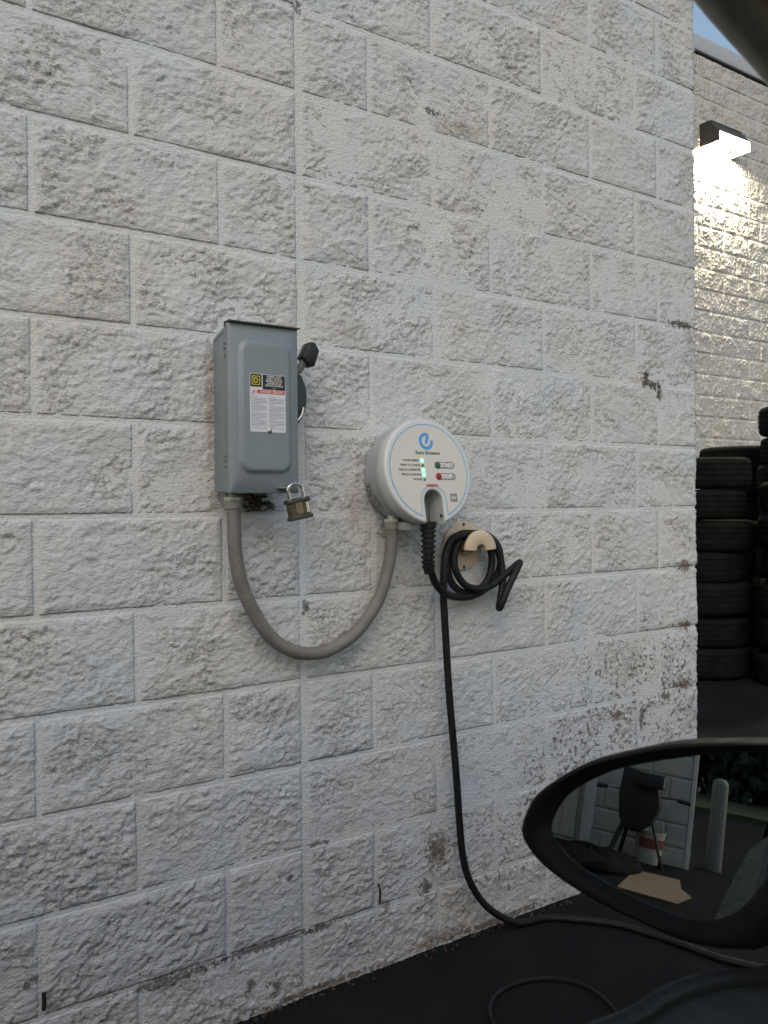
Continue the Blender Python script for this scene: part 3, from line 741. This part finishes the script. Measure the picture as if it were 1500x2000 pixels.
# ------------------------------------------------------------------ charging cable
M_CAB = M('black_rubber_cable', (.011, .0115, .012), .6, 0, .35, 30, .08, 400, .3)
cab = thing('charging_cable', 'black charging cable coiled on the beige hook and trailing over the asphalt', 'cable', (.394, -.05, 0))
CR = .0098
boot_pts = catmull([(.300, -.112, 1.150), (.2995, -.112, 1.128), (.299, -.112, 1.090), (.2995, -.110, 1.050), (.3055, -.107, 1.020)], 30)
def br(i):
    t = i / len(boot_pts); base = .0205 - .0065 * t
    if t < .2 or t > .86: return base
    return base + (.0016 if (i % 10) < 5 else -.0030)
b = MB(); b.tube(boot_pts, [br(i) for i in range(len(boot_pts))], 18); b.build('strain_relief', M_BLK, cab, smooth=True, angle=40)
cpts = [(.3055, -.107, 1.030), (0.3107, -0.107, 1.0235), (0.3325, -0.095, 0.9929), (0.3719, -0.078, 0.9641), (0.4321, -0.058, 0.9463), (0.5004, -0.046, 0.9448), (0.5679, -0.036, 0.9691), (0.6095, -0.03, 1.015), (0.6072, -0.029, 1.0695), (0.5671, -0.03, 1.1051), (0.5148, -0.031, 1.112), (0.4646, -0.033, 1.1108), (0.431, -0.035, 1.0788), (0.4168, -0.037, 1.0357), (0.4295, -0.04, 0.9833), (0.4733, -0.042, 0.9532), (0.5312, -0.042, 0.9634), (0.563, -0.042, 1.001), (0.5691, -0.042, 1.0502), (0.5456, -0.044, 1.092), (0.504, -0.046, 1.112), (0.4613, -0.05, 1.103), (0.4322, -0.053, 1.0658), (0.4293, -0.056, 1.0198), (0.4604, -0.058, 0.9772), (0.5068, -0.06, 0.9635), (0.5508, -0.062, 0.9707), (0.594, -0.066, 0.9952), (0.6361, -0.068, 1.0215), (0.6385, -0.08, 1.0292), (0.6147, -0.093, 1.0112), (0.5806, -0.097, 0.9673), (0.5579, -0.095, 0.9242), (0.5592, -0.083, 0.9105), (0.5749, -0.072, 0.9377), (0.5919, -0.062, 0.9866), (0.5885, -0.056, 1.0429), (0.561, -0.056, 1.0919), (0.5156, -0.058, 1.112), (0.4622, -0.062, 1.112), (0.4135, -0.066, 1.1021), (0.3877, -0.07, 1.0655), (0.3788, -0.072, 1.0126), (0.3797, -0.068, 0.9588), (0.3887, -0.06, 0.9037),
        (.4098, -.05, .6971), (.4341, -.045, .4873), (.4473, -.042, .3461), (.4603, -.040, .2429), (.4829, -.042, .1685),
        (.5268, -.047, .0991), (.585, -.055, .0480), (.645, -.062, .0180), (.735, -.072, .0105), (.796, -.125, .0105), (.868, -.207, .0105), (.905, -.295, .0105), (.926, -.368, .0105), (.940, -.435, .0105),
        (.960, -.502, .0105), (1.02, -.60, .0105), (1.15, -.72, .0105), (1.4, -.85, .0105), (1.8, -.95, .0105), (2.3, -1.2, .0105), (2.5, -1.5, .02), (2.52, -1.75, .10), (2.45, -1.95, .35), (2.30, -2.05, .62), (2.02, -2.08, .74)]
b = MB(); b.tube(catmull(cpts, 10), CR, 14); b.build('cable_jacket', M_CAB, cab, smooth=True)
b = MB(); b.lathe([(.012, 0), (.022, .02), (.024, .10), (.02, .12)], (2.02, -2.08, .74), (-1, .0, .05), 20); b.build('plug', M_BLK, cab, smooth=True)

lp = thing('wire_loop', 'thin black wire loop lying on the asphalt near the wall', 'wire', (.42, -.41, 0))
lc, lr = (.425, -.412), .150
b = MB(); b.tube([(lc[0] + lr * math.cos(a) * (1 + .03 * math.sin(2 * a)), lc[1] + lr * math.sin(a), .0065 + .004 * (1 + math.sin(3 * a)) * .5) for a in np.linspace(-1.2, 4.6, 60)], .0048, 8)
b.build('wire', M_CAB, lp, smooth=True)

# dry nest of leaves stuck under the switch box
ns = random.Random(5); b = MB()
for k in range(64):
    c = Vector((-.125 + ns.gauss(0, .013), -.022 + ns.gauss(0, .008), 1.199 + ns.gauss(0, .010))); c.z = min(c.z, 1.216)
    a = Vector((ns.uniform(-1, 1), ns.uniform(-.6, .6), ns.uniform(-.5, .5))).normalized() * ns.uniform(.005, .014); e = a.orthogonal().normalized() * ns.uniform(.0015, .005); n_ = a.cross(e).normalized() * .0008
    q_ = [c - a, c + e, c + a, c - e]
    n0 = len(b.v); b.v += [tuple(v + n_) for v in q_] + [tuple(v - n_) for v in q_]
    b.f += [(n0, n0 + 1, n0 + 2, n0 + 3), (n0 + 7, n0 + 6, n0 + 5, n0 + 4)] + [(n0 + j, n0 + 4 + j, n0 + 4 + (j + 1) % 4, n0 + (j + 1) % 4) for j in range(4)]
tag(b.build('dried_nest', M('dry_leaf_scraps', (.075, .062, .038), .9, 0, .6, 60), origin=None), 'small clump of dried leaves stuck under the switch box', 'nest')
# litter along the foot of the wall
b = MB(); ns = random.Random(9)
for k in range(130):
    x = ns.uniform(-.6, 1.5); c = Vector((x, -.014 - abs(ns.gauss(0, .012)), .003)); s_ = ns.uniform(.002, .006); a = ns.uniform(0, 6.3); hgt = ns.uniform(.002, .007)
    poly = [(math.cos(a + j * 1.256) * s_ * ns.uniform(.6, 1.1), math.sin(a + j * 1.256) * s_ * ns.uniform(.5, 1)) for j in range(5)]
    b.prism(poly, lambda u, v, h: (c.x + u, c.y + v, h), .0005, hgt)
tag(b.build('litter', M('brown_grit', (.06, .04, .022), .9, 0, .8, 25)), 'brown grit and leaf crumbs along the foot of the wall', 'grit', kind='stuff')

# ------------------------------------------------------------------ tyres
def tyre_mesh(R0, Wd, seed):
    """lying flat, centred on its bottom"""
    prof = []; hw = Wd / 2; ri = R0 * .60
    half = [(ri, -.30), (ri + .008, -.62), (R0 * .74, -.90), (R0 * .86, -.985), (R0 * .94, -.90), (R0 * .985, -.72), (R0 * .992, -.58), (R0 * .978, -.56), (R0 * .978, -.50), (R0 * .998, -.48), (R0 * 1.0, -.22), (R0 * .984, -.20), (R0 * .984, -.13), (R0 * 1.0, -.11)]
    prof = [(r, k * hw + hw) for r, k in half] + [(r, -k * hw + hw) for r, k in half[::-1]]
    n = 44; vs = []; fs = []; m_ = len(prof)
    for k in range(n):
        a = 2 * math.pi * k / n
        for r, h in prof:
            rr_ = r - (.004 if (k % 2 and r > R0 * .95) else 0); vs.append((rr_ * math.cos(a), rr_ * math.sin(a), h))
    for k in range(n):
        for i in range(m_):
            a = k * m_ + i; b_ = k * m_ + (i + 1) % m_; c = ((k + 1) % n) * m_ + (i + 1) % m_; d = ((k + 1) % n) * m_ + i
            fs.append((a, d, c, b_))
    me = bpy.data.meshes.new('tyre'); me.from_pydata(vs, [], fs); me.update()
    me.polygons.foreach_set('use_smooth', np.ones(len(me.polygons), bool))
    try: me.set_sharp_from_angle(angle=math.radians(40))
    except Exception: pass
    return me
M_TYRE = M('worn_tyre_rubber', (.0075, .0075, .007), .8, 0, .35, 12, .1, 200, .12)
TM = [tyre_mesh(.33, .214, 1), tyre_mesh(.315, .205, 2), tyre_mesh(.335, .224, 3)]
for me in TM: me.materials.append(M_TYRE)
ordn = ['bottom', 'second', 'third', 'fourth', 'fifth', 'sixth', 'seventh', 'eighth', 'ninth']
stacks = [((4.17, 1.87), 7, 0, .214, 'stack beside the white wall corner'), ((4.40, 1.22), 6, 2, .224, 'lower stack at the right picture edge'),
          ((5.50, 2.42), 8, 1, .205, 'stack standing nearest the recessed wall'), ((5.20, 1.70), 9, 1, .211, 'tallest stack of tyres')]
for (sx, sy), n_, mi, hh, wh in stacks:
    for k in range(n_):
        o = bpy.data.objects.new('tyre', TM[(0, 1, 0, 2, 1, 0, 1, 2, 0)[(k + int(sx * 10) + mi) % 9]]); COL.objects.link(o)
        o.location = (sx + RND.uniform(-.035, .035), sy + RND.uniform(-.035, .035), k * hh); o.rotation_euler = (RND.uniform(-.014, .014), RND.uniform(-.014, .014), RND.uniform(0, 6))
        pos = 'topmost tyre' if k == n_ - 1 else ('bottom tyre' if k == 0 else ordn[k] + ' tyre from the ground')
        tag(o, 'black worn ' + pos + ' in the ' + wh, 'tyre', 'used tyres stacked by the recessed wall')

# ------------------------------------------------------------------ things behind the car, seen in the mirror
M_BK = M('black_cart_fabric', (.012, .013, .016), .6, 0, .3, 20, .2, 200)
ct = thing('push_cart', 'black push cart with two handle grips seen in the mirror before the end wall', 'cart', (-7.75, -.42, 0))
b = MB(); b.prism([(-.22, .80), (-.52, .74), (-.56, .50), (-.50, .34), (-.40, .26), (-.28, .26), (-.22, .36), (-.20, .55)], lambda u, v, h: (h, u, v), -7.86, -7.66); b.build('hopper', M_BK, ct, bevel=.02)
b = MB(); b.box(-7.64, -7.5, -.60, -.34, .655, .775); b.build('control_box', M_BK, ct, bevel=.012)
b = MB(); b.box(-7.499, -7.494, -.598, -.588, .67, .76); b.build('edge_strip', M('pale_edge_strip', (.6, .6, .58), .4), ct)
for ya, yb_ in ((-.22, -.01), (-.56, -.81)):
    b = MB(); b.tube([(-7.72, ya, .585), (-7.66, (ya + yb_) / 2, .60), (-7.62, yb_, .585)], .012, 8); h_ = b.build('handle', M('grey_handle_tube', (.35, .35, .35), .4, .6) if ya > -.3 else bpy.data.materials['grey_handle_tube'], ct, smooth=True)
    b = MB(); b.tube([(-7.64, ya + (yb_ - ya) * .55, .592), (-7.618, yb_, .585)], .018, 10); b.build('grip', M_BLK, h_, smooth=True)
for pa, pb, r_ in (((-7.75, -.25, .30), (-7.68, -.16, .0), .022), ((-7.75, -.50, .36), (-7.70, -.60, .06), .012), ((-7.84, -.28, .30), (-7.95, -.22, .0), .018)):
    b = MB(); b.tube([pa, pb], r_, 8); b.build('leg', M_BK, ct, smooth=True)
b = MB(); b.lathe([(.05, -.016), (.055, -.01), (.055, .01), (.05, .016)], (-7.70, -.605, .055), (0, 1, 0), 20); b.build('wheel', M_BLK, ct, smooth=True)
bk = thing('paint_bucket', 'white plastic bucket with red label standing under the push cart', 'bucket', (-7.93, -.50, 0))
b = MB(); b.lathe([(.105, 0), (.13, .26), (.136, .262), (.136, .275), (.122, .275), (.10, .01), (0, .008)], (-7.96, -.47, 0), (0, 0, 1), 28); b.build('pail', M('white_pail', (.42, .40, .36), .4), bk, smooth=True, angle=40)
b = MB(); b.lathe([(.1185, .13), (.127, .215)], (-7.96, -.47, 0), (0, 0, 1), 28, -1.2, 1.0, xdir=(1, -.3, 0)); b.build('label_band', M('red_label_band', (.20, .06, .04), .5), bk, smooth=True)
bl = thing('bollard', 'grey steel bollard standing beyond the end wall in the mirror', 'bollard', (-8.55, -.985, 0))
b = MB(); b.lathe([(.072, 0), (.072, .76), (.066, .795), (.045, .82), (0, .83)], (-8.55, -.985, 0), (0, 0, 1), 24); b.build('post', M('grey_bollard_paint', (.13, .132, .13), .55), bl, smooth=True, angle=50)
cb = MB(); cb.prism([(-7.20, -.47), (-7.25, -.81), (-6.75, -.87), (-6.50, -.96), (-6.05, -.90), (-6.10, -.50)], lambda u, v, h: (u, v, h), .004, .012)
tag(cb.build('cardboard_sheet', M('brown_cardboard', (.21, .15, .085), .8, 0, .1, 6)), 'flattened brown cardboard sheet on the ground behind the car', 'cardboard')

mt = MB(); rr2 = random.Random(4); rg_ = []
for k, (r_, h_) in enumerate(((.46, 0), (.47, .035), (.43, .07), (.34, .095), (.22, .105), (.10, .108), (.02, .11))):
    rg_.append([(-7.02 + r_ * (1.15 + .10 * math.sin(3 * a + k)) * math.cos(a), -.10 + r_ * (1 + .10 * math.sin(2 * a + 1)) * math.sin(a), .001 + h_ * (1 + .25 * math.sin(5 * a + 2 * k))) for a in np.linspace(0, 2 * math.pi, 36, endpoint=False)])
mt.loft(rg_, cap1=True)
tag(mt.build('tarpaulin', M('black_tarpaulin', (.007, .007, .007), .9, 0, .3, 15, .5, 30, .1), None, smooth=True), 'low heap of black tarpaulin lying beside the cardboard sheet', 'tarpaulin')
# verge and trees far behind
vg = MB(); vg.box(-30, -17.5, -16, 14, -.2, .10)
def grass_mat():
    t = NT('verge_grass'); co = t.coord(); t.l(t.mix(t.noise(co, 6, 6), (.02, .035, .012), (.05, .07, .022)), t.b.inputs['Base Color']); t.b.inputs['Roughness'].default_value = .9
    t.l(t.bump(t.noise(co, 60, 3), .8, .05), t.b.inputs['Normal']); return t.m
tag(vg.build('grass_verge', grass_mat()), 'green grass verge behind the parking lot', None, kind='structure')
M_LEAF = M('dark_evergreen_leaf', (.014, .024, .012), .8, 0, .4, 2); M_BARK = M('dark_bark', (.05, .04, .03), .9)
for i, (ty, tx) in enumerate(((-7.5, -25), (-4.6, -24.2), (-2.4, -25.2), (-.3, -24.5), (2.2, -25.4), (5.5, -25))):
    tr = thing('tree', ('dense dark evergreen tree behind the verge, ' + ['outermost on the road side', 'second from the road side', 'third from the road side', 'nearest the verge by the bollard', 'second from the building', 'closest to the building'][i]), 'tree', (tx, ty, .1), 'trees behind the verge')
    b = MB(); b.tube([(tx, ty, .05), (tx + .1, ty, 1.5), (tx, ty + .1, 4.0)], [.16, .13, .05], 8)
    for a in range(4): b.tube([(tx, ty, 1.4 + a * .6), (tx + 1.2 * math.cos(a * 1.9), ty + 1.2 * math.sin(a * 1.9), 2.1 + a * .6)], [.05, .015], 5)
    b.build('trunk', M_BARK, tr, smooth=True)
    rg = np.random.default_rng(40 + i); n = 5200
    ph = rg.uniform(0, 6.28, n); cz = rg.uniform(-1, 1, n); rr_ = (rg.uniform(.25, 1, n)) ** .4 * (1 + .25 * np.sin(ph * 3 + cz * 5))
    Cn = np.stack([tx + 1.75 * rr_ * np.sqrt(1 - cz ** 2) * np.cos(ph), ty + 1.75 * rr_ * np.sqrt(1 - cz ** 2) * np.sin(ph), 2.75 + 2.75 * rr_ * cz], 1)
    A = rg.normal(size=(n, 3)); A /= np.linalg.norm(A, axis=1)[:, None]; B = np.cross(A, rg.normal(size=(n, 3))); B /= np.linalg.norm(B, axis=1)[:, None]
    A *= .21; B *= .12
    V = np.stack([Cn - A, Cn + B, Cn + A, Cn - B], 1).reshape(-1, 3); Fq = np.arange(4 * n).reshape(-1, 4)
    link('crown', mesh_np('crown', V, Fq, False), M_LEAF, tr)

# ------------------------------------------------------------------ the car the camera sits in
car = thing('car', 'dark car beside the wall, its door mirror and roof edge in view', 'car', (-.9, -2.2, 0))
M_CAR = M('dark_car_paint', (.03, .032, .034), .3, .2, .03, 5); M_TRIM = M('charcoal_interior_trim', (.035, .036, .034), .75, 0, .2, 60, .25, 500); M_SEAL = M('black_rubber_seal', (.010, .010, .010), .6); M_HEAD = M('grey_headliner', (.50, .49, .43), .9, 0, .1, 90)
# roof edge: door frame that sweeps down as the windscreen pillar
rail = [(-2.2, -1.60, 1.395), (-1.7, -1.545, 1.478), (-1.2, -1.518, 1.515), (-.80, -1.503, 1.518), (-.545, -1.488, 1.507), (-.44, -1.470, 1.500), (-.30, -1.452, 1.468), (-.05, -1.425, 1.365), (.30, -1.395, 1.18), (.62, -1.375, .985), (.78, -1.375, .86)]
rail = [(x, y + .010, z + .036) for x, y, z in rail]
b = MB(); b.tube(catmull(rail, 8), .020, 12); pillar = b.build('window_frame', M_HEAD, car, smooth=True)
top = [(x, y - .06, z + .055) for x, y, z in rail]; inn = [(x, y - .10, z + .02) for x, y, z in rail]
b = MB(); c1 = catmull([(x, y - .004, z + .012) for x, y, z in rail], 6); c2 = catmull(top, 6); c3 = catmull([(x, y - .16, z + .066) for x, y, z in rail], 6); c4 = catmull([(x, y - .12, z + .02) for x, y, z in rail], 6); c5 = catmull([(x, y - .045, z - .004) for x, y, z in rail], 6)
b.loft([[tuple(v) for v in c_] for c_ in zip(c1, c2, c3, c4, c5)], cap0=True, cap1=True); b.build('roof_side', M_HEAD, car, smooth=True, angle=60)
b = MB(); n = len(c3); rf = []
for k in range(9):
    t = k / 8; rf.append([(c3[i].x, c3[i].y + (-2.72 - 2 * (-1.6) + (-1.6) - (-1.6) ) * 0 + (-1.45 * t), c3[i].z + .05 * math.sin(math.pi * t)) for i in range(0, 31)])
b.loft(rf, closed=False); b.build('roof', M_HEAD, car, smooth=True)
# door: outer skin, inner trim, belt seal
belt = [(-2.0, -1.445, .870), (-1.4, -1.432, .862), (-.9, -1.424, .850), (-.60, -1.4205, .842), (-.514, -1.420, .837), (-.482, -1.420, .839), (-.453, -1.420, .838), (-.403, -1.420, .829), (-.349, -1.420, .815), (-.25, -1.418, .812), (.0, -1.412, .822), (.45, -1.40, .86)]
b = MB(); b.tube(catmull(belt, 8), .0070, 10); b.build('belt_seal', M_SEAL, car, smooth=True)
bc = catmull(belt, 6)
b = MB(); b.loft([[(p.x, p.y + dy, p.z * k + dz) for dy, k, dz in ((.003, 1, -.016), (.018, 1, -.040), (.060, .90, 0), (.085, .72, 0), (.075, .45, 0), (.03, .25, 0))] for p in bc], closed=False); b.build('door_skin', M_CAR, car, smooth=True)
b = MB(); b.loft([[(p.x, p.y + dy, p.z * k + dz) for dy, k, dz in ((-.004, 1, -.004), (-.030, 1, -.006), (-.075, 1, -.020), (-.10, 1, -.09), (-.085, .6, 0), (-.085, .3, 0))] for p in bc], closed=False); b.build('door_trim', M_TRIM, car, smooth=True)
# fender, bonnet and front wheel ahead of the door
b = MB(); sec = []
for x in np.linspace(.45, 2.0, 14):
    t = (x - .45) / 1.55; yo = -1.35 - .32 * t ** 3; zt = .90 - .20 * t ** 1.6
    sec.append([(x, yo + .02, .30 if not (.75 < x < 1.55) else .30 + .36 * math.sqrt(max(0, 1 - ((x - 1.15) / .4) ** 2))), (x, yo + .03, .62), (x, yo, zt - .06), (x, yo - .12, zt + .02), (x, yo - .55, zt + .09), (x, -2.2, zt + .11), (x, -4.4 - yo + .55, zt + .09), (x, -4.4 - yo + .12, zt + .02), (x, -4.4 - yo, zt - .06), (x, -4.4 - yo - .03, .30)])
b.loft(sec, closed=False, cap1=False); b.f.append(tuple(range(len(b.v) - 10, len(b.v)))); b.build('bonnet', M_CAR, car, smooth=True, angle=45)
b = MB(); b.lathe([(.19, -.09), (.30, -.095), (.325, -.07), (.325, .07), (.30, .095), (.19, .09)], (1.15, -1.47, .325), (0, 1, 0), 40); wh = b.build('wheel', M_TYRE, car, smooth=True, angle=40)
b = MB(); b.lathe([(.19, -.05), (.19, .07), (.17, .075), (.06, .05), (0, .055)], (1.15, -1.47, .325), (0, 1, 0), 30); b.build('rim', M('silver_rim', (.5, .5, .5), .35, .9), wh, smooth=True, angle=40)

b = MB(); sec = []  # car's rear half, added to block low skylight from the wall foot
for x, yo, zr in ((-2.0, -1.42, 1.44), (-2.5, -1.45, 1.36), (-2.9, -1.50, 1.22), (-3.2, -1.58, .98), (-3.35, -1.66, .72)):
    sec.append([(x, yo + .04, .25), (x, yo + .05, .62), (x, yo, min(.86, zr - .02)), (x, yo - .16, zr), (x, -2.2, zr + .05), (x, -4.4 - yo + .16, zr), (x, -4.4 - yo, min(.86, zr - .02)), (x, -4.4 - yo - .05, .62), (x, -4.4 - yo - .04, .25)])
b.loft(sec, closed=False); b.f.append(tuple(range(len(b.v) - 9, len(b.v)))); b.build('rear_body', M_CAR, car, smooth=True, angle=45)
b = MB(); b.loft([[(x, y, z) for y, z in ((-2.95, .86), (-3.02, .80), (-3.06, .55), (-3.02, .25))] for x in (-2.0, -1.0, 0, .46)], closed=False); b.build('passenger_door', M_CAR, car, smooth=True)  # far side of the car, added to cut skylight reaching the lower wall
for yy in (-1.86, -2.62):  # seats out of view, added to stop light passing through the cabin
    st = MB(); st.prism([(-1.62, .40), (-1.30, .42), (-1.30, .60), (-1.46, 1.10), (-1.58, 1.12), (-1.56, .6)], lambda u, v, h: (u, h, v), yy - .24, yy + .24); st.build('seat', M_TRIM, car, bevel=.04)
# door mirror
MN = Vector((-.9539, -.2616, .1474)).normalized(); MO = Vector((-.3787, -1.3403, .9081)); E1 = Vector((.2645, -.9644, 0)).normalized(); E2 = MN.cross(E1).normalized()
if E2.z < 0: E2 = -E2
mp = lambda u, v, h=0.0: tuple(MO + E1 * u + E2 * v + MN * h)
glass = [(-.104, -.0173), (-.0981, -.0005), (-.0869, .0158), (-.0689, .0302), (-.0449, .0448), (-.0139, .0574), (.0158, .0672), (.044, .0759), (.0839, .0845), (.0993, .084), (.1071, .0724), (.109, .0533), (.1037, .0263), (.0946, .0021), (.0815, -.0209), (.0693, -.0387), (.0565, -.0504), (.0363, -.0591), (.0076, -.0600), (-.0135, -.0585), (-.0323, -.0551), (-.0553, -.0498), (-.0758, -.0438), (-.092, -.0344), (-.1015, -.026)]
house = [(-.131, -.0237), (-.1236, .0001), (-.1119, .0152), (-.0866, .0359), (-.0619, .0514), (-.03, .0647), (.0004, .076), (.0295, .0832), (.0836, .0928), (.1089, .0943), (.1214, .0842), (.127, .0572), (.1231, .0284), (.1179, .0019), (.1104, -.0242), (.0894, -.0609), (.0705, -.0696), (.0508, -.0746), (.0231, -.0767), (-.0064, -.0734), (-.0377, -.07), (-.071, -.0634), (-.1069, -.0505), (-.1264, -.0352)]
def smooth_ring(P, n):
    Q = [Vector((u, v, 0)) for u, v in P]; N = len(Q); out = []
    for i in range(N):
        a, b_, c, d = Q[i - 1], Q[i], Q[(i + 1) % N], Q[(i + 2) % N]
        for j in range(4):
            t = j / 4; out.append(.5 * ((2 * b_) + (c - a) * t + (2 * a - 5 * b_ + 4 * c - d) * t * t + (3 * b_ - a - 3 * c + d) * t ** 3))
    # resample by angle about the middle so rings correspond
    cen = Vector((.002, .006, 0)); A = [(math.atan2(p.y - cen.y, p.x - cen.x), p) for p in out]; A.sort(key=lambda q: q[0]); res = []
    for k in range(n):
        an = -math.pi + 2 * math.pi * (k + .5) / n
        j = next((i for i, q in enumerate(A) if q[0] >= an), 0); a1, p1 = A[j]; a0, p0 = A[j - 1]
        da = (a1 - a0) % (2 * math.pi); t = ((an - a0) % (2 * math.pi)) / da if da > 1e-9 else 0
        q = p0.lerp(p1, min(1, t)); res.append((q.x, q.y))
    return res
G = smooth_ring(glass, 96); H = smooth_ring(house, 96)
sc_ = lambda P, k, dx=0, dy=0: [(u * k + dx, v * k + dy) for u, v in P]
lerp2 = lambda A, B, t: [(a[0] + (b_[0] - a[0]) * t, a[1] + (b_[1] - a[1]) * t) for a, b_ in zip(A, B)]
rg3 = lambda P, h: [mp(u, v, h) for u, v in P]
mir = thing('door_mirror', None, None, (0, 0, 0)); mir.parent = car; mir.location = MO - Vector(car.location)
b = MB(); b.loft([rg3(G, -.006), rg3(lerp2(G, H, .02), .002), rg3(lerp2(G, H, .35), .010), rg3(lerp2(G, H, .72), .014), rg3(lerp2(G, H, .9), .012), rg3(H, .006), rg3(sc_(H, 1.015), -.004), rg3(sc_(H, 1.02), -.02), rg3(sc_(H, .97), -.05), rg3(sc_(H, .80), -.085), rg3(sc_(H, .5), -.105)], cap1=True)
b.build('housing', M('matt_black_mirror_shell', (.007, .007, .007), .55, 0, .1, 20, spec=.18), mir, smooth=True, angle=70)
gm = NT('mirror_glass'); gm.b.inputs['Metallic'].default_value = 1.0; gm.b.inputs['Base Color'].default_value = (.55, .57, .56, 1)
gm.l(gm.ramp(gm.noise(gm.coord(), 14, 4), .4, .8, .0, .03), gm.b.inputs['Roughness'])
b = MB(); b.add(rg3(sc_(G, 1.01), 0), [tuple(range(96))]); b.build('mirror_glass', gm.m, mir)
b = MB(); b.tube(catmull([mp(.115, -.02, -.03), mp(.135, -.03, -.035), (-.27, -1.425, .845), (-.26, -1.44, .83)], 5), [.035] * 6 + [.032] * 6 + [.035] * 4, 12); b.build('mirror_arm', M_BLK, mir, smooth=True)
